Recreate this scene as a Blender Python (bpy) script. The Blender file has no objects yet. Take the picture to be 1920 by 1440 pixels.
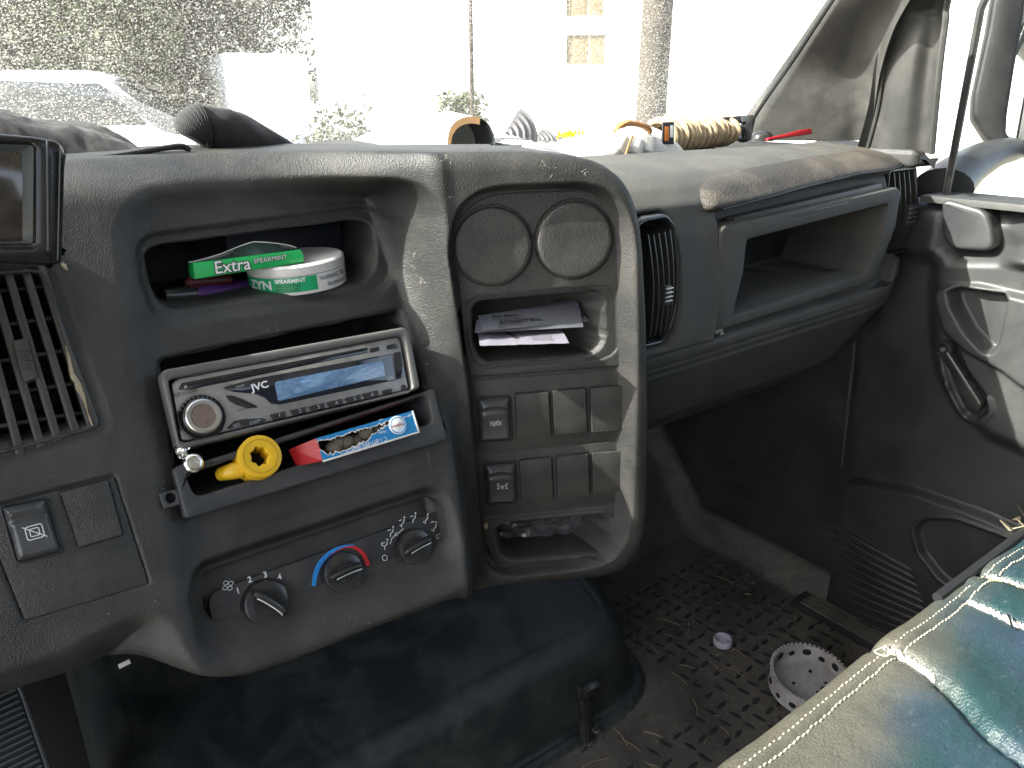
import bpy, bmesh, math, random
import numpy as np
from math import sin, cos, tan, radians as R_, pi
from mathutils import Vector, Matrix

random.seed(7); RNG = np.random.default_rng(7)
SC = bpy.context.scene
COL = SC.collection

# ------------------------------------------------------------------ camera
YAW, PIT, FPX = R_(36.9), R_(20.66), 1440.0
HV = np.array([sin(YAW), cos(YAW), 0.0]); RV = np.array([cos(YAW), -sin(YAW), 0.0]); ZV = np.array([0, 0, 1.0])
FV = cos(PIT) * HV - sin(PIT) * ZV
UV = sin(PIT) * HV + cos(PIT) * ZV
cd = bpy.data.cameras.new('camera'); cam = bpy.data.objects.new('camera', cd); COL.objects.link(cam)
cd.sensor_fit = 'HORIZONTAL'; cd.sensor_width = 36.0; cd.lens = 36.0 * FPX / 1920.0
cd.clip_start = 0.01; cd.clip_end = 2000.0
cam.matrix_world = Matrix(((RV[0], UV[0], -FV[0], 0), (RV[1], UV[1], -FV[1], 0), (RV[2], UV[2], -FV[2], 0), (0, 0, 0, 1)))
SC.camera = cam

# ------------------------------------------------------------------ sky, sun, exposure
SUN = np.array([-0.755, 0.285, 0.590]); SUN /= np.linalg.norm(SUN)
W = bpy.data.worlds.new("World"); SC.world = W; W.use_nodes = True
nt = W.node_tree; nt.nodes.clear()
sky = nt.nodes.new('ShaderNodeTexSky'); sky.sky_type = 'NISHITA'; sky.sun_disc = False
sky.sun_elevation = math.asin(SUN[2]); sky.sun_rotation = math.atan2(SUN[0], SUN[1])
sky.air_density = .8; sky.dust_density = 3.0; sky.ozone_density = .4
bg = nt.nodes.new('ShaderNodeBackground'); bg.inputs[1].default_value = 0.13
wo = nt.nodes.new('ShaderNodeOutputWorld')
hs = nt.nodes.new('ShaderNodeHueSaturation'); hs.inputs['Saturation'].default_value = .62
nt.links.new(sky.outputs[0], hs.inputs['Color']); nt.links.new(hs.outputs[0], bg.inputs[0]); nt.links.new(bg.outputs[0], wo.inputs[0])
sl = bpy.data.lights.new('sun', 'SUN'); sl.energy = 3.5; sl.angle = R_(0.5); sl.color = (1.0, 0.95, 0.86)
so = bpy.data.objects.new('sun', sl); COL.objects.link(so)
so.rotation_euler = Vector(SUN.tolist()).to_track_quat('Z', 'Y').to_euler(); so.location = (SUN * 8).tolist()
vs = SC.view_settings
SC.display_settings.display_device = 'sRGB'
vs.view_transform = 'Standard'; vs.look = 'None'; vs.exposure = 2.6; vs.gamma = 1.0; vs.use_curve_mapping = False
cy = SC.cycles
cy.max_bounces = 10; cy.diffuse_bounces = 5; cy.glossy_bounces = 4; cy.transmission_bounces = 6; cy.transparent_max_bounces = 12
cy.sample_clamp_indirect = 6.0; cy.caustics_reflective = False; cy.caustics_refractive = False

# ------------------------------------------------------------------ rays and frames
def ray(px, py): return FV + RV * (px - 960) / FPX - UV * (py - 720) / FPX
def hitp(px, py, p0, n):
    d = ray(px, py); return d * (np.dot(p0, n) / np.dot(d, n))
def at_y(px, py, Y): d = ray(px, py); return d * (Y / d[1])
def at_x(px, py, X): d = ray(px, py); return d * (X / d[0])
def at_z(px, py, Z): d = ray(px, py); return d * (Z / d[2])
class Fr:
    """A local frame: ex right, ey up, n out of the surface."""
    def __init__(s, o, ex, ey):
        s.o = np.array(o, float); s.ex = np.array(ex, float); s.ey = np.array(ey, float)
        s.ex /= np.linalg.norm(s.ex); s.n = np.cross(s.ex, s.ey); s.n /= np.linalg.norm(s.n); s.ey = np.cross(s.n, s.ex)
    def w(s, a, b, h=0.0): return s.o + s.ex * a + s.ey * b + s.n * h
    def W(s, ab, h=0.0):
        ab = np.asarray(ab, float); h = np.broadcast_to(np.asarray(h, float), ab.shape[:-1])
        return s.o + ab[..., 0:1] * s.ex + ab[..., 1:2] * s.ey + h[..., None] * s.n
    def px(s, x, y, h=0.0):
        p = hitp(x, y, s.o + s.n * h, s.n) - s.o; return np.array([p @ s.ex, p @ s.ey])
    def pts(s, L, h=0.0): return np.array([s.px(x, y, h) for x, y in L])
    def at(s, a, b, h=0.0, rot=0.0):
        return Fr(s.w(a, b, h), s.ex * cos(rot) + s.ey * sin(rot), -s.ex * sin(rot) + s.ey * cos(rot))
    def tilt(s, a, b, h, ang):          # rotate about local x
        return Fr(s.w(a, b, h), s.ex, s.ey * cos(ang) + s.n * sin(ang))
T28 = R_(28)
ST = Fr((0, .546, -.21), (1, 0, 0), (0, sin(T28), cos(T28)))             # radio stack face
WG = Fr((.352, .532, -.236), (cos(R_(31)), -sin(R_(31)), 0), (0, 0, 1))  # switch wing, turned to the driver
PD = Fr((.60, .50, -.15), (1, 0, 0), (0, 0, 1))                          # passenger dash
DR = Fr((1.11, .40, -.30), (0, -1, 0), (0, 0, 1))                        # passenger door
ZF = -.83                                                                 # cab floor
FL = Fr((.9, .5, ZF), (1, 0, 0), (0, 1, 0))
ZG = -1.95                                                                # yard outside

# ------------------------------------------------------------------ objects
ORG = {}
def _link(o, parent, org):
    COL.objects.link(o); ORG[o.name] = np.array(org, float)
    if parent is not None:
        o.parent = parent; o.location = (ORG[o.name] - ORG[parent.name]).tolist()
    else:
        o.location = ORG[o.name].tolist()
    return o
def tag(o, label=None, cat=None, group=None, kind=None):
    if label: o['label'] = label
    if cat: o['category'] = cat
    if group: o['group'] = group
    if kind: o['kind'] = kind
    return o
def thing(name, label, cat, org, group=None):
    o = bpy.data.objects.new(name, None); o.empty_display_size = .02; _link(o, None, org)
    return tag(o, label, cat, group)
def raw_mesh(name, V, F, smooth=True, angle=40):
    me = bpy.data.meshes.new(name)
    V = np.asarray(V, np.float32)
    if isinstance(F, np.ndarray):
        n, k = F.shape
        me.vertices.add(len(V)); me.vertices.foreach_set('co', V.ravel())
        me.loops.add(n * k); me.loops.foreach_set('vertex_index', F.ravel().astype(np.int32))
        me.polygons.add(n); me.polygons.foreach_set('loop_start', np.arange(0, n * k, k, dtype=np.int32))
        me.update(calc_edges=True)
    else:
        me.from_pydata(V.tolist(), [], [list(f) for f in F]); me.update()
    if smooth:
        me.polygons.foreach_set('use_smooth', np.ones(len(me.polygons), bool))
        if angle: me.set_sharp_from_angle(angle=R_(angle))
    return me
def mk(name, VF, mat, parent=None, smooth=True, angle=40, base=False, kind=None, label=None, fm=None, org=None):
    """VF = (verts in world metres, faces). One mesh object, origin at its centre (or its base)."""
    V, F = VF; V = np.asarray(V, float)
    lo, hi = V.min(0), V.max(0); o_ = (lo + hi) / 2
    if base: o_[2] = lo[2]
    org = o_ if org is None else np.array(org, float)
    me = raw_mesh(name, V - org, F, smooth, angle)
    mats = mat if isinstance(mat, (list, tuple)) else [mat]
    for m in mats: me.materials.append(m)
    if fm is not None: me.polygons.foreach_set('material_index', np.asarray(fm, np.int32))
    o = bpy.data.objects.new(name, me); _link(o, parent, org)
    tag(o, label, None, None, kind); return o
def join(*L):
    V, F, n = [], [], 0
    for v, f in L:
        v = np.asarray(v, float); V.append(v)
        F += [[int(i) + n for i in q] for q in f]; n += len(v)
    return np.concatenate(V), F
def clone(src, name, parent, delta):
    o = src.copy(); o.name = name; COL.objects.link(o); ORG[o.name] = ORG[src.name] + delta
    o.parent = parent; o.location = (ORG[o.name] - ORG[parent.name]).tolist() if parent else ORG[o.name].tolist()
    return o

# ------------------------------------------------------------------ 2-D tools
def rpoly(P, r, n=5):
    """polygon with rounded corners; r one radius or one for each corner"""
    P = np.asarray(P, float); N = len(P); out = []
    rr = [r] * N if np.isscalar(r) else r
    for i in range(N):
        a, b, c = P[i - 1], P[i], P[(i + 1) % N]
        u = a - b; v = c - b; lu, lv = np.linalg.norm(u), np.linalg.norm(v); u /= lu; v /= lv
        ang = math.acos(max(-1, min(1, u @ v)))
        if rr[i] <= 0 or ang > 3.05: out.append(b); continue
        d = min(rr[i] / tan(ang / 2), lu * .48, lv * .48)
        for k in range(n + 1):
            t = k / n; out.append((1 - t) ** 2 * (b + u * d) + 2 * t * (1 - t) * b + t * t * (b + v * d))
    return np.array(out)
def rect(a0, a1, b0, b1): return np.array([(a0, b0), (a1, b0), (a1, b1), (a0, b1)])
def ell(a, b, ra, rb=None, n=40, t0=0.0):
    rb = ra if rb is None else rb; t = np.linspace(0, 2 * pi, n, endpoint=False) + t0
    return np.stack([a + ra * np.cos(t), b + rb * np.sin(t)], 1)
def ccw(P):
    P = np.asarray(P, float); x, y = P[:, 0], P[:, 1]
    return P if np.sum(x * np.roll(y, -1) - y * np.roll(x, -1)) > 0 else P[::-1]
def resamp(P, n, start=None):
    P = ccw(P); Q = np.vstack([P, P[:1]]); L = np.r_[0, np.cumsum(np.linalg.norm(np.diff(Q, axis=0), axis=1))]
    s = np.linspace(0, L[-1], n, endpoint=False)
    O = np.stack([np.interp(s, L, Q[:, k]) for k in (0, 1)], 1)
    if start is not None: O = np.roll(O, -int(np.argmin(np.linalg.norm(O - start, axis=1))), 0)
    return O
def inset(P, d):
    P = ccw(P); a = P - np.roll(P, 1, 0); b = np.roll(P, -1, 0) - P
    def nrm(v): l = np.linalg.norm(v, axis=1, keepdims=True); return v / np.maximum(l, 1e-12)
    na = nrm(np.stack([-a[:, 1], a[:, 0]], 1)); nb = nrm(np.stack([-b[:, 1], b[:, 0]], 1))
    n = nrm(na + nb); k = np.clip(1.0 / np.maximum((n * na).sum(1), .35), 1, 2.5)
    return P + n * (d * k)[:, None]
def sdf(X, Y, P, margin=.05):
    """signed distance to a polygon (negative inside); far cells get a large value"""
    P = np.asarray(P, float); out = np.full(X.shape, margin * 2)
    m = (X > P[:, 0].min() - margin) & (X < P[:, 0].max() + margin) & (Y > P[:, 1].min() - margin) & (Y < P[:, 1].max() + margin)
    x, y = X[m], Y[m]; d = np.full(x.shape, 1e9); ins = np.zeros(x.shape, bool)
    for i in range(len(P)):
        ax, ay = P[i - 1]; bx, by = P[i]; ex, ey = bx - ax, by - ay; l2 = ex * ex + ey * ey + 1e-18
        t = np.clip(((x - ax) * ex + (y - ay) * ey) / l2, 0, 1)
        d = np.minimum(d, (x - ax - t * ex) ** 2 + (y - ay - t * ey) ** 2)
        c = ((ay > y) != (by > y)); xi = ax + (y - ay) * ex / (ey if abs(ey) > 1e-12 else 1e-12)
        ins ^= c & (x < xi)
    d = np.sqrt(d); d[ins] *= -1; out[m] = d; return out
def sst(e0, e1, x):
    t = np.clip((x - e0) / (e1 - e0), 0, 1); return t * t * (3 - 2 * t)
_NT = np.random.default_rng(3).random((64, 64))
def vnoise(x, y, s=1.0):
    x = np.asarray(x) * s; y = np.asarray(y) * s; xi = np.floor(x).astype(int); yi = np.floor(y).astype(int)
    fx = x - xi; fy = y - yi; fx = fx * fx * (3 - 2 * fx); fy = fy * fy * (3 - 2 * fy)
    g = lambda i, j: _NT[i % 64, j % 64]
    return (g(xi, yi) * (1 - fx) + g(xi + 1, yi) * fx) * (1 - fy) + (g(xi, yi + 1) * (1 - fx) + g(xi + 1, yi + 1) * fx) * fy
def fbm(x, y, s=1.0, o=4):
    t = 0; a = .5
    for k in range(o): t = t + a * (vnoise(x + 7.3 * k, y - 3.1 * k, s * 2 ** k) - .5); a *= .5
    return t

# ------------------------------------------------------------------ solids
def gridVF(P, keep=None):
    """P (n,m,3) -> verts, quads; keep (n-1,m-1) mask of cells"""
    n, m, _ = P.shape; I = np.arange(n * m).reshape(n, m)
    F = np.stack([I[:-1, :-1], I[:-1, 1:], I[1:, 1:], I[1:, :-1]], -1)
    F = F[keep] if keep is not None else F.reshape(-1, 4)
    F = F.reshape(-1, 4); used = np.unique(F); mp = np.full(n * m, -1); mp[used] = np.arange(len(used))
    return P.reshape(-1, 3)[used], mp[F]
def rings(L, closed=True, cap0=False, cap1=False):
    """loft through rings of equal point count"""
    n = len(L[0]); V = np.concatenate(L); F = []
    for k in range(len(L) - 1):
        a, b = k * n, (k + 1) * n
        for i in range(n if closed else n - 1):
            j = (i + 1) % n; F.append([a + i, a + j, b + j, b + i])
    if cap0: F.append(list(range(n))[::-1])
    if cap1: F.append([(len(L) - 1) * n + i for i in range(n)])
    return V, F
def prism(fr, P, h0, h1, bev=.0006, back=True):
    P = ccw(P); L = [fr.W(P, h0), fr.W(P, h1 - bev)]
    if bev > 0: L += [fr.W(inset(P, bev * .3), h1 - bev * .3), fr.W(inset(P, bev), h1)]
    return rings(L, cap0=back, cap1=True)
def frame_ring(fr, outer, inner, h0, h1, bev=.001, n=96, hin=None):
    """a plate with a hole: outer wall, bevelled face, inner wall down to hin"""
    hin = h0 if hin is None else hin
    c = ccw(outer).min(0); O = resamp(outer, n, c); I = resamp(inner, n, ccw(inner).min(0))
    L = [fr.W(O, h0), fr.W(O, h1 - bev), fr.W(inset(O, bev * .4), h1 - bev * .3), fr.W(inset(O, bev), h1),
         fr.W(inset(I, -bev), h1), fr.W(inset(I, -bev * .4), h1 - bev * .3), fr.W(I, h1 - bev), fr.W(I, hin)]
    return rings(L)
def box(fr, a0, a1, b0, b1, h0, h1, bev=.0008, r=None):
    P = rect(a0, a1, b0, b1); P = rpoly(P, r if r else bev, 4 if r else 2); return prism(fr, P, h0, h1, bev)
def lathe(fr, prof, n=40, cap0=False, cap1=True, t0=0.0):
    return rings([fr.W(ell(0, 0, max(r, 1e-5), None, n, t0), h) for r, h in prof], cap0=cap0, cap1=cap1)
def smooth_path(P, n):
    P = np.asarray(P, float); N = len(P); out = []
    for t in np.linspace(0, N - 1, n):
        i = min(int(t), N - 2); f = t - i
        p0, p1, p2, p3 = P[max(i - 1, 0)], P[i], P[i + 1], P[min(i + 2, N - 1)]
        out.append(.5 * (2 * p1 + (p2 - p0) * f + (2 * p0 - 5 * p1 + 4 * p2 - p3) * f * f + (3 * p1 - p0 - 3 * p2 + p3) * f ** 3))
    return np.array(out)
def tube(P, rad, n=10, flat=1.0, up=(0, 0, 1), cap=True):
    P = np.asarray(P, float); m = len(P); rad = np.broadcast_to(np.asarray(rad, float), (m,)); L = []
    T = np.gradient(P, axis=0); T /= np.linalg.norm(T, axis=1, keepdims=True) + 1e-12; u = np.array(up, float)
    t = np.linspace(0, 2 * pi, n, endpoint=False)
    for i in range(m):
        s = np.cross(T[i], u); l = np.linalg.norm(s)
        s = s / l if l > 1e-6 else np.array([1., 0, 0]); v = np.cross(s, T[i]); u = v
        L.append(P[i] + rad[i] * (np.cos(t)[:, None] * s + flat * np.sin(t)[:, None] * v))
    V, F = rings(L, cap0=cap, cap1=cap)
    return V, [f[::-1] for f in F]
def ball(c, r, n=12, m=8):
    L = []
    for k in range(m + 1):
        ph = -pi / 2 + pi * k / m; t = np.linspace(0, 2 * pi, n, endpoint=False); rr = max(cos(ph), .002)
        L.append(np.array(c) + np.stack([np.cos(t) * rr, np.sin(t) * rr, np.full(n, sin(ph))], 1) * np.array(r))
    return rings(L, cap0=True, cap1=True)
def bbx(c, s, rot=0.0):
    """plain box: centre, sizes, turn about z"""
    fr = Fr(c, (cos(rot), sin(rot), 0), (-sin(rot), cos(rot), 0))
    return box(fr, -s[0] / 2, s[0] / 2, -s[1] / 2, s[1] / 2, -s[2] / 2, s[2] / 2, min(s) * .08)

_TX = {}
def text_mesh(s, size, shear=0.0, bold=0.0, sx=1.0, align='CENTER'):
    cu = bpy.data.curves.new('lettering', 'FONT'); cu.body = s; cu.size = size; cu.shear = shear; cu.offset = bold * size
    cu.align_x = align; cu.align_y = 'CENTER'; cu.resolution_u = 3
    o = bpy.data.objects.new('lettering', cu); COL.objects.link(o)
    dg = bpy.context.evaluated_depsgraph_get(); me = bpy.data.meshes.new_from_object(o.evaluated_get(dg))
    V = np.array([v.co[:] for v in me.vertices]) if len(me.vertices) else np.zeros((0, 3)); F = [list(p.vertices) for p in me.polygons]
    bpy.data.objects.remove(o); bpy.data.meshes.remove(me); bpy.data.curves.remove(cu)
    V[:, 0] *= sx; return V, F
def text(fr, s, a, b, size, mat, parent, rot=0.0, shear=0.0, bold=0.0, sx=1.0, h=.0003, align='CENTER', name='lettering', warp=None):
    V, F = text_mesh(s, size, shear, bold, sx, align)
    c, q = cos(rot), sin(rot); A = np.stack([V[:, 0] * c - V[:, 1] * q + a, V[:, 0] * q + V[:, 1] * c + b], 1)
    P = fr.W(A, h) if warp is None else warp(A, h)
    return mk(name, (P, F), mat, parent, smooth=False)
# ------------------------------------------------------------------ materials
def newmat(name):
    m = bpy.data.materials.new(name); m.use_nodes = True; t = m.node_tree; t.nodes.clear()
    out = t.nodes.new('ShaderNodeOutputMaterial'); b = t.nodes.new('ShaderNodeBsdfPrincipled')
    t.links.new(b.outputs[0], out.inputs[0]); return m, t, b, out
def N(t, ty, **kw):
    n = t.nodes.new(ty)
    for k, v in kw.items():
        if k.startswith('i_'): n.inputs[int(k[2:]) if k[2:].isdigit() else k[2:]].default_value = v
        else: setattr(n, k, v)
    return n
def noise(t, co, scale, detail=4, rough=.6, dist=0.0, stretch=None, loc=None):
    if stretch or loc:
        mp = N(t, 'ShaderNodeMapping'); t.links.new(co, mp.inputs[0])
        if stretch: mp.inputs['Scale'].default_value = stretch
        if loc: mp.inputs['Location'].default_value = loc
        co = mp.outputs[0]
    n = N(t, 'ShaderNodeTexNoise'); n.inputs['Scale'].default_value = scale; n.inputs['Detail'].default_value = detail
    n.inputs['Roughness'].default_value = rough; n.inputs['Distortion'].default_value = dist
    t.links.new(co, n.inputs['Vector']); return n.outputs['Fac']
def ramp(t, fac, p0, p1, c0=(0, 0, 0, 1), c1=(1, 1, 1, 1)):
    r = N(t, 'ShaderNodeValToRGB'); e = r.color_ramp.elements; e[0].position = p0; e[1].position = p1; e[0].color = c0; e[1].color = c1
    t.links.new(fac, r.inputs[0]); return r.outputs[0]
def mixc(t, fac, a, b):
    m = N(t, 'ShaderNodeMix', data_type='RGBA')
    for v, i in ((fac, 0), (a, 6), (b, 7)):
        if isinstance(v, (int, float)): m.inputs[i].default_value = v
        elif isinstance(v, tuple): m.inputs[i].default_value = v if len(v) == 4 else (*v, 1)
        else: t.links.new(v, m.inputs[i])
    return m.outputs[2]
def mth(t, op, a, b=0.0, clamp=False):
    m = N(t, 'ShaderNodeMath', operation=op, use_clamp=clamp)
    for v, i in ((a, 0), (b, 1)):
        if isinstance(v, (int, float)): m.inputs[i].default_value = v
        else: t.links.new(v, m.inputs[i])
    return m.outputs[0]
def bump(t, bs, h, strength=.3, dist=.001, prev=None):
    b = N(t, 'ShaderNodeBump'); b.inputs['Strength'].default_value = strength; b.inputs['Distance'].default_value = dist
    t.links.new(h, b.inputs['Height'])
    if prev is not None: t.links.new(prev, b.inputs['Normal'])
    t.links.new(b.outputs[0], bs.inputs['Normal']); return b.outputs[0]
def objco(t): return N(t, 'ShaderNodeTexCoord').outputs['Object']

def plastic(name, col, rough=.5, grain=1500, gs=.35, dust=.35, dcol=(.20, .18, .15), specks=.5, dscale=14, spec=.5, scr=.35, gd=.0004):
    """moulded plastic with a fine leather grain, wiped dust, specks and hair scratches"""
    m, t, b, out = newmat(name); co = objco(t)
    big = ramp(t, noise(t, co, dscale, 8, .68, .6), .42, .78)
    fine = noise(t, co, grain * .22, 3, .7)
    dm = mth(t, 'MULTIPLY', mth(t, 'MULTIPLY', big, mth(t, 'ADD', fine, .35)), dust, True)
    sp = ramp(t, noise(t, co, 420, 2, .5), .71, .75)
    sp = mth(t, 'MULTIPLY', mth(t, 'MULTIPLY', sp, ramp(t, noise(t, co, 30, 3), .5, .66)), specks)
    s1 = ramp(t, noise(t, co, 26, 5, .75, 1.2, (1, 14, 2)), .665, .70)
    s2 = mth(t, 'MULTIPLY', mth(t, 'MULTIPLY', s1, ramp(t, noise(t, co, 9, 2, .5, 0, None, (3.1, 1.7, .4)), .52, .64)), scr)
    f = mth(t, 'MAXIMUM', mth(t, 'MAXIMUM', dm, sp), s2)
    tint = mixc(t, noise(t, co, 5, 3), tuple(c * .8 for c in col), tuple(c * 1.2 for c in col))
    t.links.new(mixc(t, f, tint, dcol), b.inputs['Base Color'])
    rr = mth(t, 'ADD', mth(t, 'MULTIPLY', noise(t, co, 20, 4), .22), rough - .11)
    t.links.new(mth(t, 'ADD', rr, mth(t, 'MULTIPLY', f, .3), True), b.inputs['Roughness'])
    b.inputs['Specular IOR Level'].default_value = spec
    v = N(t, 'ShaderNodeTexVoronoi'); v.inputs['Scale'].default_value = grain; t.links.new(co, v.inputs['Vector'])
    bump(t, b, mth(t, 'ADD', v.outputs[0], fine), gs, gd)
    return m
def simple(name, col, rough=.5, metal=0.0, spec=.5, var=.15, vs_=40, bmp=0.0, bs=400, coat=0.0, dust=0.0, dcol=(.25, .22, .18), bd=.0004):
    m, t, b, out = newmat(name); co = objco(t)
    c = mixc(t, noise(t, co, vs_, 5, .65), tuple(max(x * (1 - var), 0) for x in col), tuple(min(x * (1 + var), 1) for x in col))
    if dust > 0: c = mixc(t, mth(t, 'MULTIPLY', ramp(t, noise(t, co, vs_ * .6, 8, .7, .5), .45, .75), dust), c, dcol)
    t.links.new(c, b.inputs['Base Color'])
    b.inputs['Roughness'].default_value = rough; b.inputs['Metallic'].default_value = metal
    b.inputs['Specular IOR Level'].default_value = spec; b.inputs['Coat Weight'].default_value = coat; b.inputs['Coat Roughness'].default_value = .08
    if bmp > 0: bump(t, b, noise(t, co, bs, 4, .6), bmp, bd)
    return m
M = {}
M['shell'] = plastic('moulded grey black dash plastic', (.021, .021, .0205), .48, 1000, .8, .34, (.14, .13, .11), scr=.5)
M['shell2'] = plastic('passenger dash plastic', (.066, .066, .062), .68, 900, .9, .75, (.13, .12, .10), dscale=17, spec=.3)
M['plate'] = plastic('switch plate plastic', (.024, .025, .024), .46, 1000, .9, .28, scr=.2)
M['panel'] = plastic('climate panel plastic', (.022, .023, .025), .55, 1900, .2, .35, scr=.4)
M['tray'] = plastic('tray plastic', (.033, .036, .041), .52, 1500, .3, .35, scr=.35)
M['bin'] = plastic('dusty bin lining', (.022, .022, .023), .7, 1200, .25, .6, (.13, .115, .095), dscale=18)
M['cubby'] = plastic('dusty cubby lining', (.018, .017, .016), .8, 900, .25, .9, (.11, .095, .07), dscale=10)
M['gloss'] = plastic('glossy black plastic', (.020, .021, .022), .22, 2500, .06, .25, specks=.6, scr=.3)
M['rocker'] = plastic('rocker switch plastic', (.042, .046, .050), .30, 2500, .05, .35, (.18, .17, .15), scr=.2)
M['piano'] = plastic('polished black frame', (.006, .006, .007), .16, 2500, .03, .12, specks=.5, scr=.2, spec=.4)
M['mirrorh'] = plastic('mirror housing plastic', (.008, .008, .009), .45, 1500, .2, .08, specks=.3, spec=.25)
M['dark'] = simple('dark cavity plastic', (.010, .010, .011), .7)
M['slat'] = plastic('vent slat plastic', (.040, .040, .039), .36, 2200, .1, .5, (.16, .13, .11), scr=.1)
M['pad'] = plastic('leather grain pad', (.040, .036, .032), .6, 620, .9, .8, (.14, .115, .09), dscale=11, scr=.3, gd=.0008, spec=.35)
M['deck'] = plastic('dash top vinyl', (.030, .031, .030), .8, 800, .6, .6, (.10, .097, .087), dscale=8, spec=.15)
M['pillar'] = plastic('dusty pillar trim', (.042, .042, .040), .50, 900, .4, .85, (.135, .13, .115), dscale=9, specks=.6)
M['pillar2'] = plastic('pillar side trim', (.036, .036, .035), .5, 1500, .3, .5, (.13, .125, .11), dscale=12)
M['door'] = plastic('door panel plastic', (.027, .029, .031), .40, 1500, .25, .4, (.13, .125, .11), dscale=7)
M['kick'] = plastic('kick panel plastic', (.024, .028, .031), .45, 1300, .2, .5, (.11, .10, .085), dscale=9)
M['white'] = simple('white print', (.75, .76, .76), .5, var=.12, vs_=300)
M['grey'] = simple('grey print', (.36, .37, .38), .5, var=.2, vs_=300)
M['black'] = simple('black print', (.012, .012, .013), .5)
M['blue'] = simple('blue print', (.02, .23, .62), .5)
M['red'] = simple('red print', (.62, .02, .03), .5)
M['silver'] = simple('worn silver plastic', (.36, .35, .34), .36, .55, var=.35, vs_=60, bmp=.08, bs=900, dust=.5, dcol=(.10, .085, .07))
M['trim'] = simple('grey radio trim', (.115, .112, .110), .42, .1, var=.2, vs_=50, bmp=.1, bs=1200, dust=.5, dcol=(.2, .18, .16))
M['chrome'] = simple('chrome', (.82, .82, .80), .22, 1.0, var=.08)
M['steel'] = simple('dull zinc steel', (.55, .54, .52), .35, 1.0, var=.25, vs_=150)
M['knobring'] = simple('satin aluminium ring', (.50, .50, .48), .32, .85, var=.12, vs_=200)
M['rust'] = simple('worn brown knob face', (.20, .145, .115), .6, .3, var=.55, vs_=260, bmp=.4, bs=500)
M['btn'] = simple('radio button black', (.020, .021, .024), .35, var=.3, dust=.25)
M['liner'] = simple('light grey headliner cloth', (.50, .49, .47), .95, var=.06, bmp=.2, bs=500)
def lcd():
    m, t, b, out = newmat('radio display glass'); co = objco(t)
    w = noise(t, co, 60, 5, .6, 2.2, (1, 1, 3.2))
    c = ramp(t, w, .38, .64, (.075, .16, .30, 1), (.17, .29, .44, 1))
    s = ramp(t, noise(t, co, 42, 2, .5, 0, None, (.31, .0, .17)), .69, .72)
    c = mixc(t, s, c, (.07, .055, .045)); t.links.new(c, b.inputs['Base Color'])
    b.inputs['Roughness'].default_value = .16; b.inputs['Specular IOR Level'].default_value = .6; b.inputs['Coat Weight'].default_value = .5
    return m
M['lcd'] = lcd()
M['window'] = simple('radio window black', (.012, .015, .022), .10, spec=.7, coat=.3)
M['yellow'] = simple('yellow plastic', (.66, .40, .015), .35, var=.1, vs_=60, bmp=.05, bs=600)
M['yellow_shade'] = simple('yellow plastic painted as groove shade', (.45, .25, .012), .5, var=.2)  # darker yellow painted as the shade of the face groove
M['cardred'] = simple('red carton', (.30, .004, .008), .35, var=.1)
M['cardblue'] = simple('blue carton', (.012, .20, .46), .38, var=.1, vs_=90)
M['cardwhite'] = simple('torn card edge', (.66, .64, .60), .8, var=.15, vs_=300, bmp=.4, bs=900)
M['olive'] = simple('olive foam plug', (.14, .125, .085), .75, var=.25, vs_=120, bmp=.3, bs=700)
M['gum'] = simple('green gum wrapper', (.015, .40, .10), .32, var=.1, vs_=40)
M['gumtop'] = simple('dark green foil flap', (.035, .06, .05), .22, .4, var=.5, vs_=70)
M['canwhite'] = simple('white can plastic', (.62, .60, .60), .4, var=.06, vs_=90, dust=.15)
M['cangreen'] = simple('green can label', (.01, .33, .13), .4, var=.08)
M['purple'] = simple('purple marker barrel', (.085, .022, .16), .4, var=.2)
M['card'] = simple('business card stock', (.10, .105, .125), .6, var=.05)
M['foil'] = simple('white sachet paper', (.20, .19, .23), .38, var=.12, vs_=120, bmp=.3, bs=90)
M['film'] = simple('crumpled clear film', (.10, .10, .11), .16, .15, spec=.9, var=.7, vs_=40, bmp=.6, bs=70, bd=.004)
M['lint'] = simple('pale foam crumb', (.42, .36, .25), .95, var=.3, vs_=300, bmp=.9, bs=700, bd=.002)
def cloth(name, col, weave=1400, col2=None):
    m, t, b, out = newmat(name); co = objco(t)
    c = mixc(t, ramp(t, noise(t, co, 18, 5, .6), .35, .7), col, col2 or tuple(x * 1.6 for x in col))
    c = mixc(t, ramp(t, noise(t, co, 700, 2, .6), .6, .75), c, tuple(min(1, x * 2.2) for x in col))
    t.links.new(c, b.inputs['Base Color']); b.inputs['Roughness'].default_value = .9; b.inputs['Sheen Weight'].default_value = .08
    w = N(t, 'ShaderNodeTexWave'); w.inputs['Scale'].default_value = weave * .25; w.inputs['Distortion'].default_value = 1.5; t.links.new(co, w.inputs[0])
    bump(t, b, mth(t, 'ADD', w.outputs['Fac'], noise(t, co, weave, 3)), .35, .0006); return m
M['jacket'] = cloth('grey brown jacket cloth', (.015, .0125, .012))
M['jackrib'] = cloth('black jacket elastic', (.010, .010, .011), 900)
M['glove'] = cloth('white cotton', (.62, .60, .56), 900, (.72, .70, .66))
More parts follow.
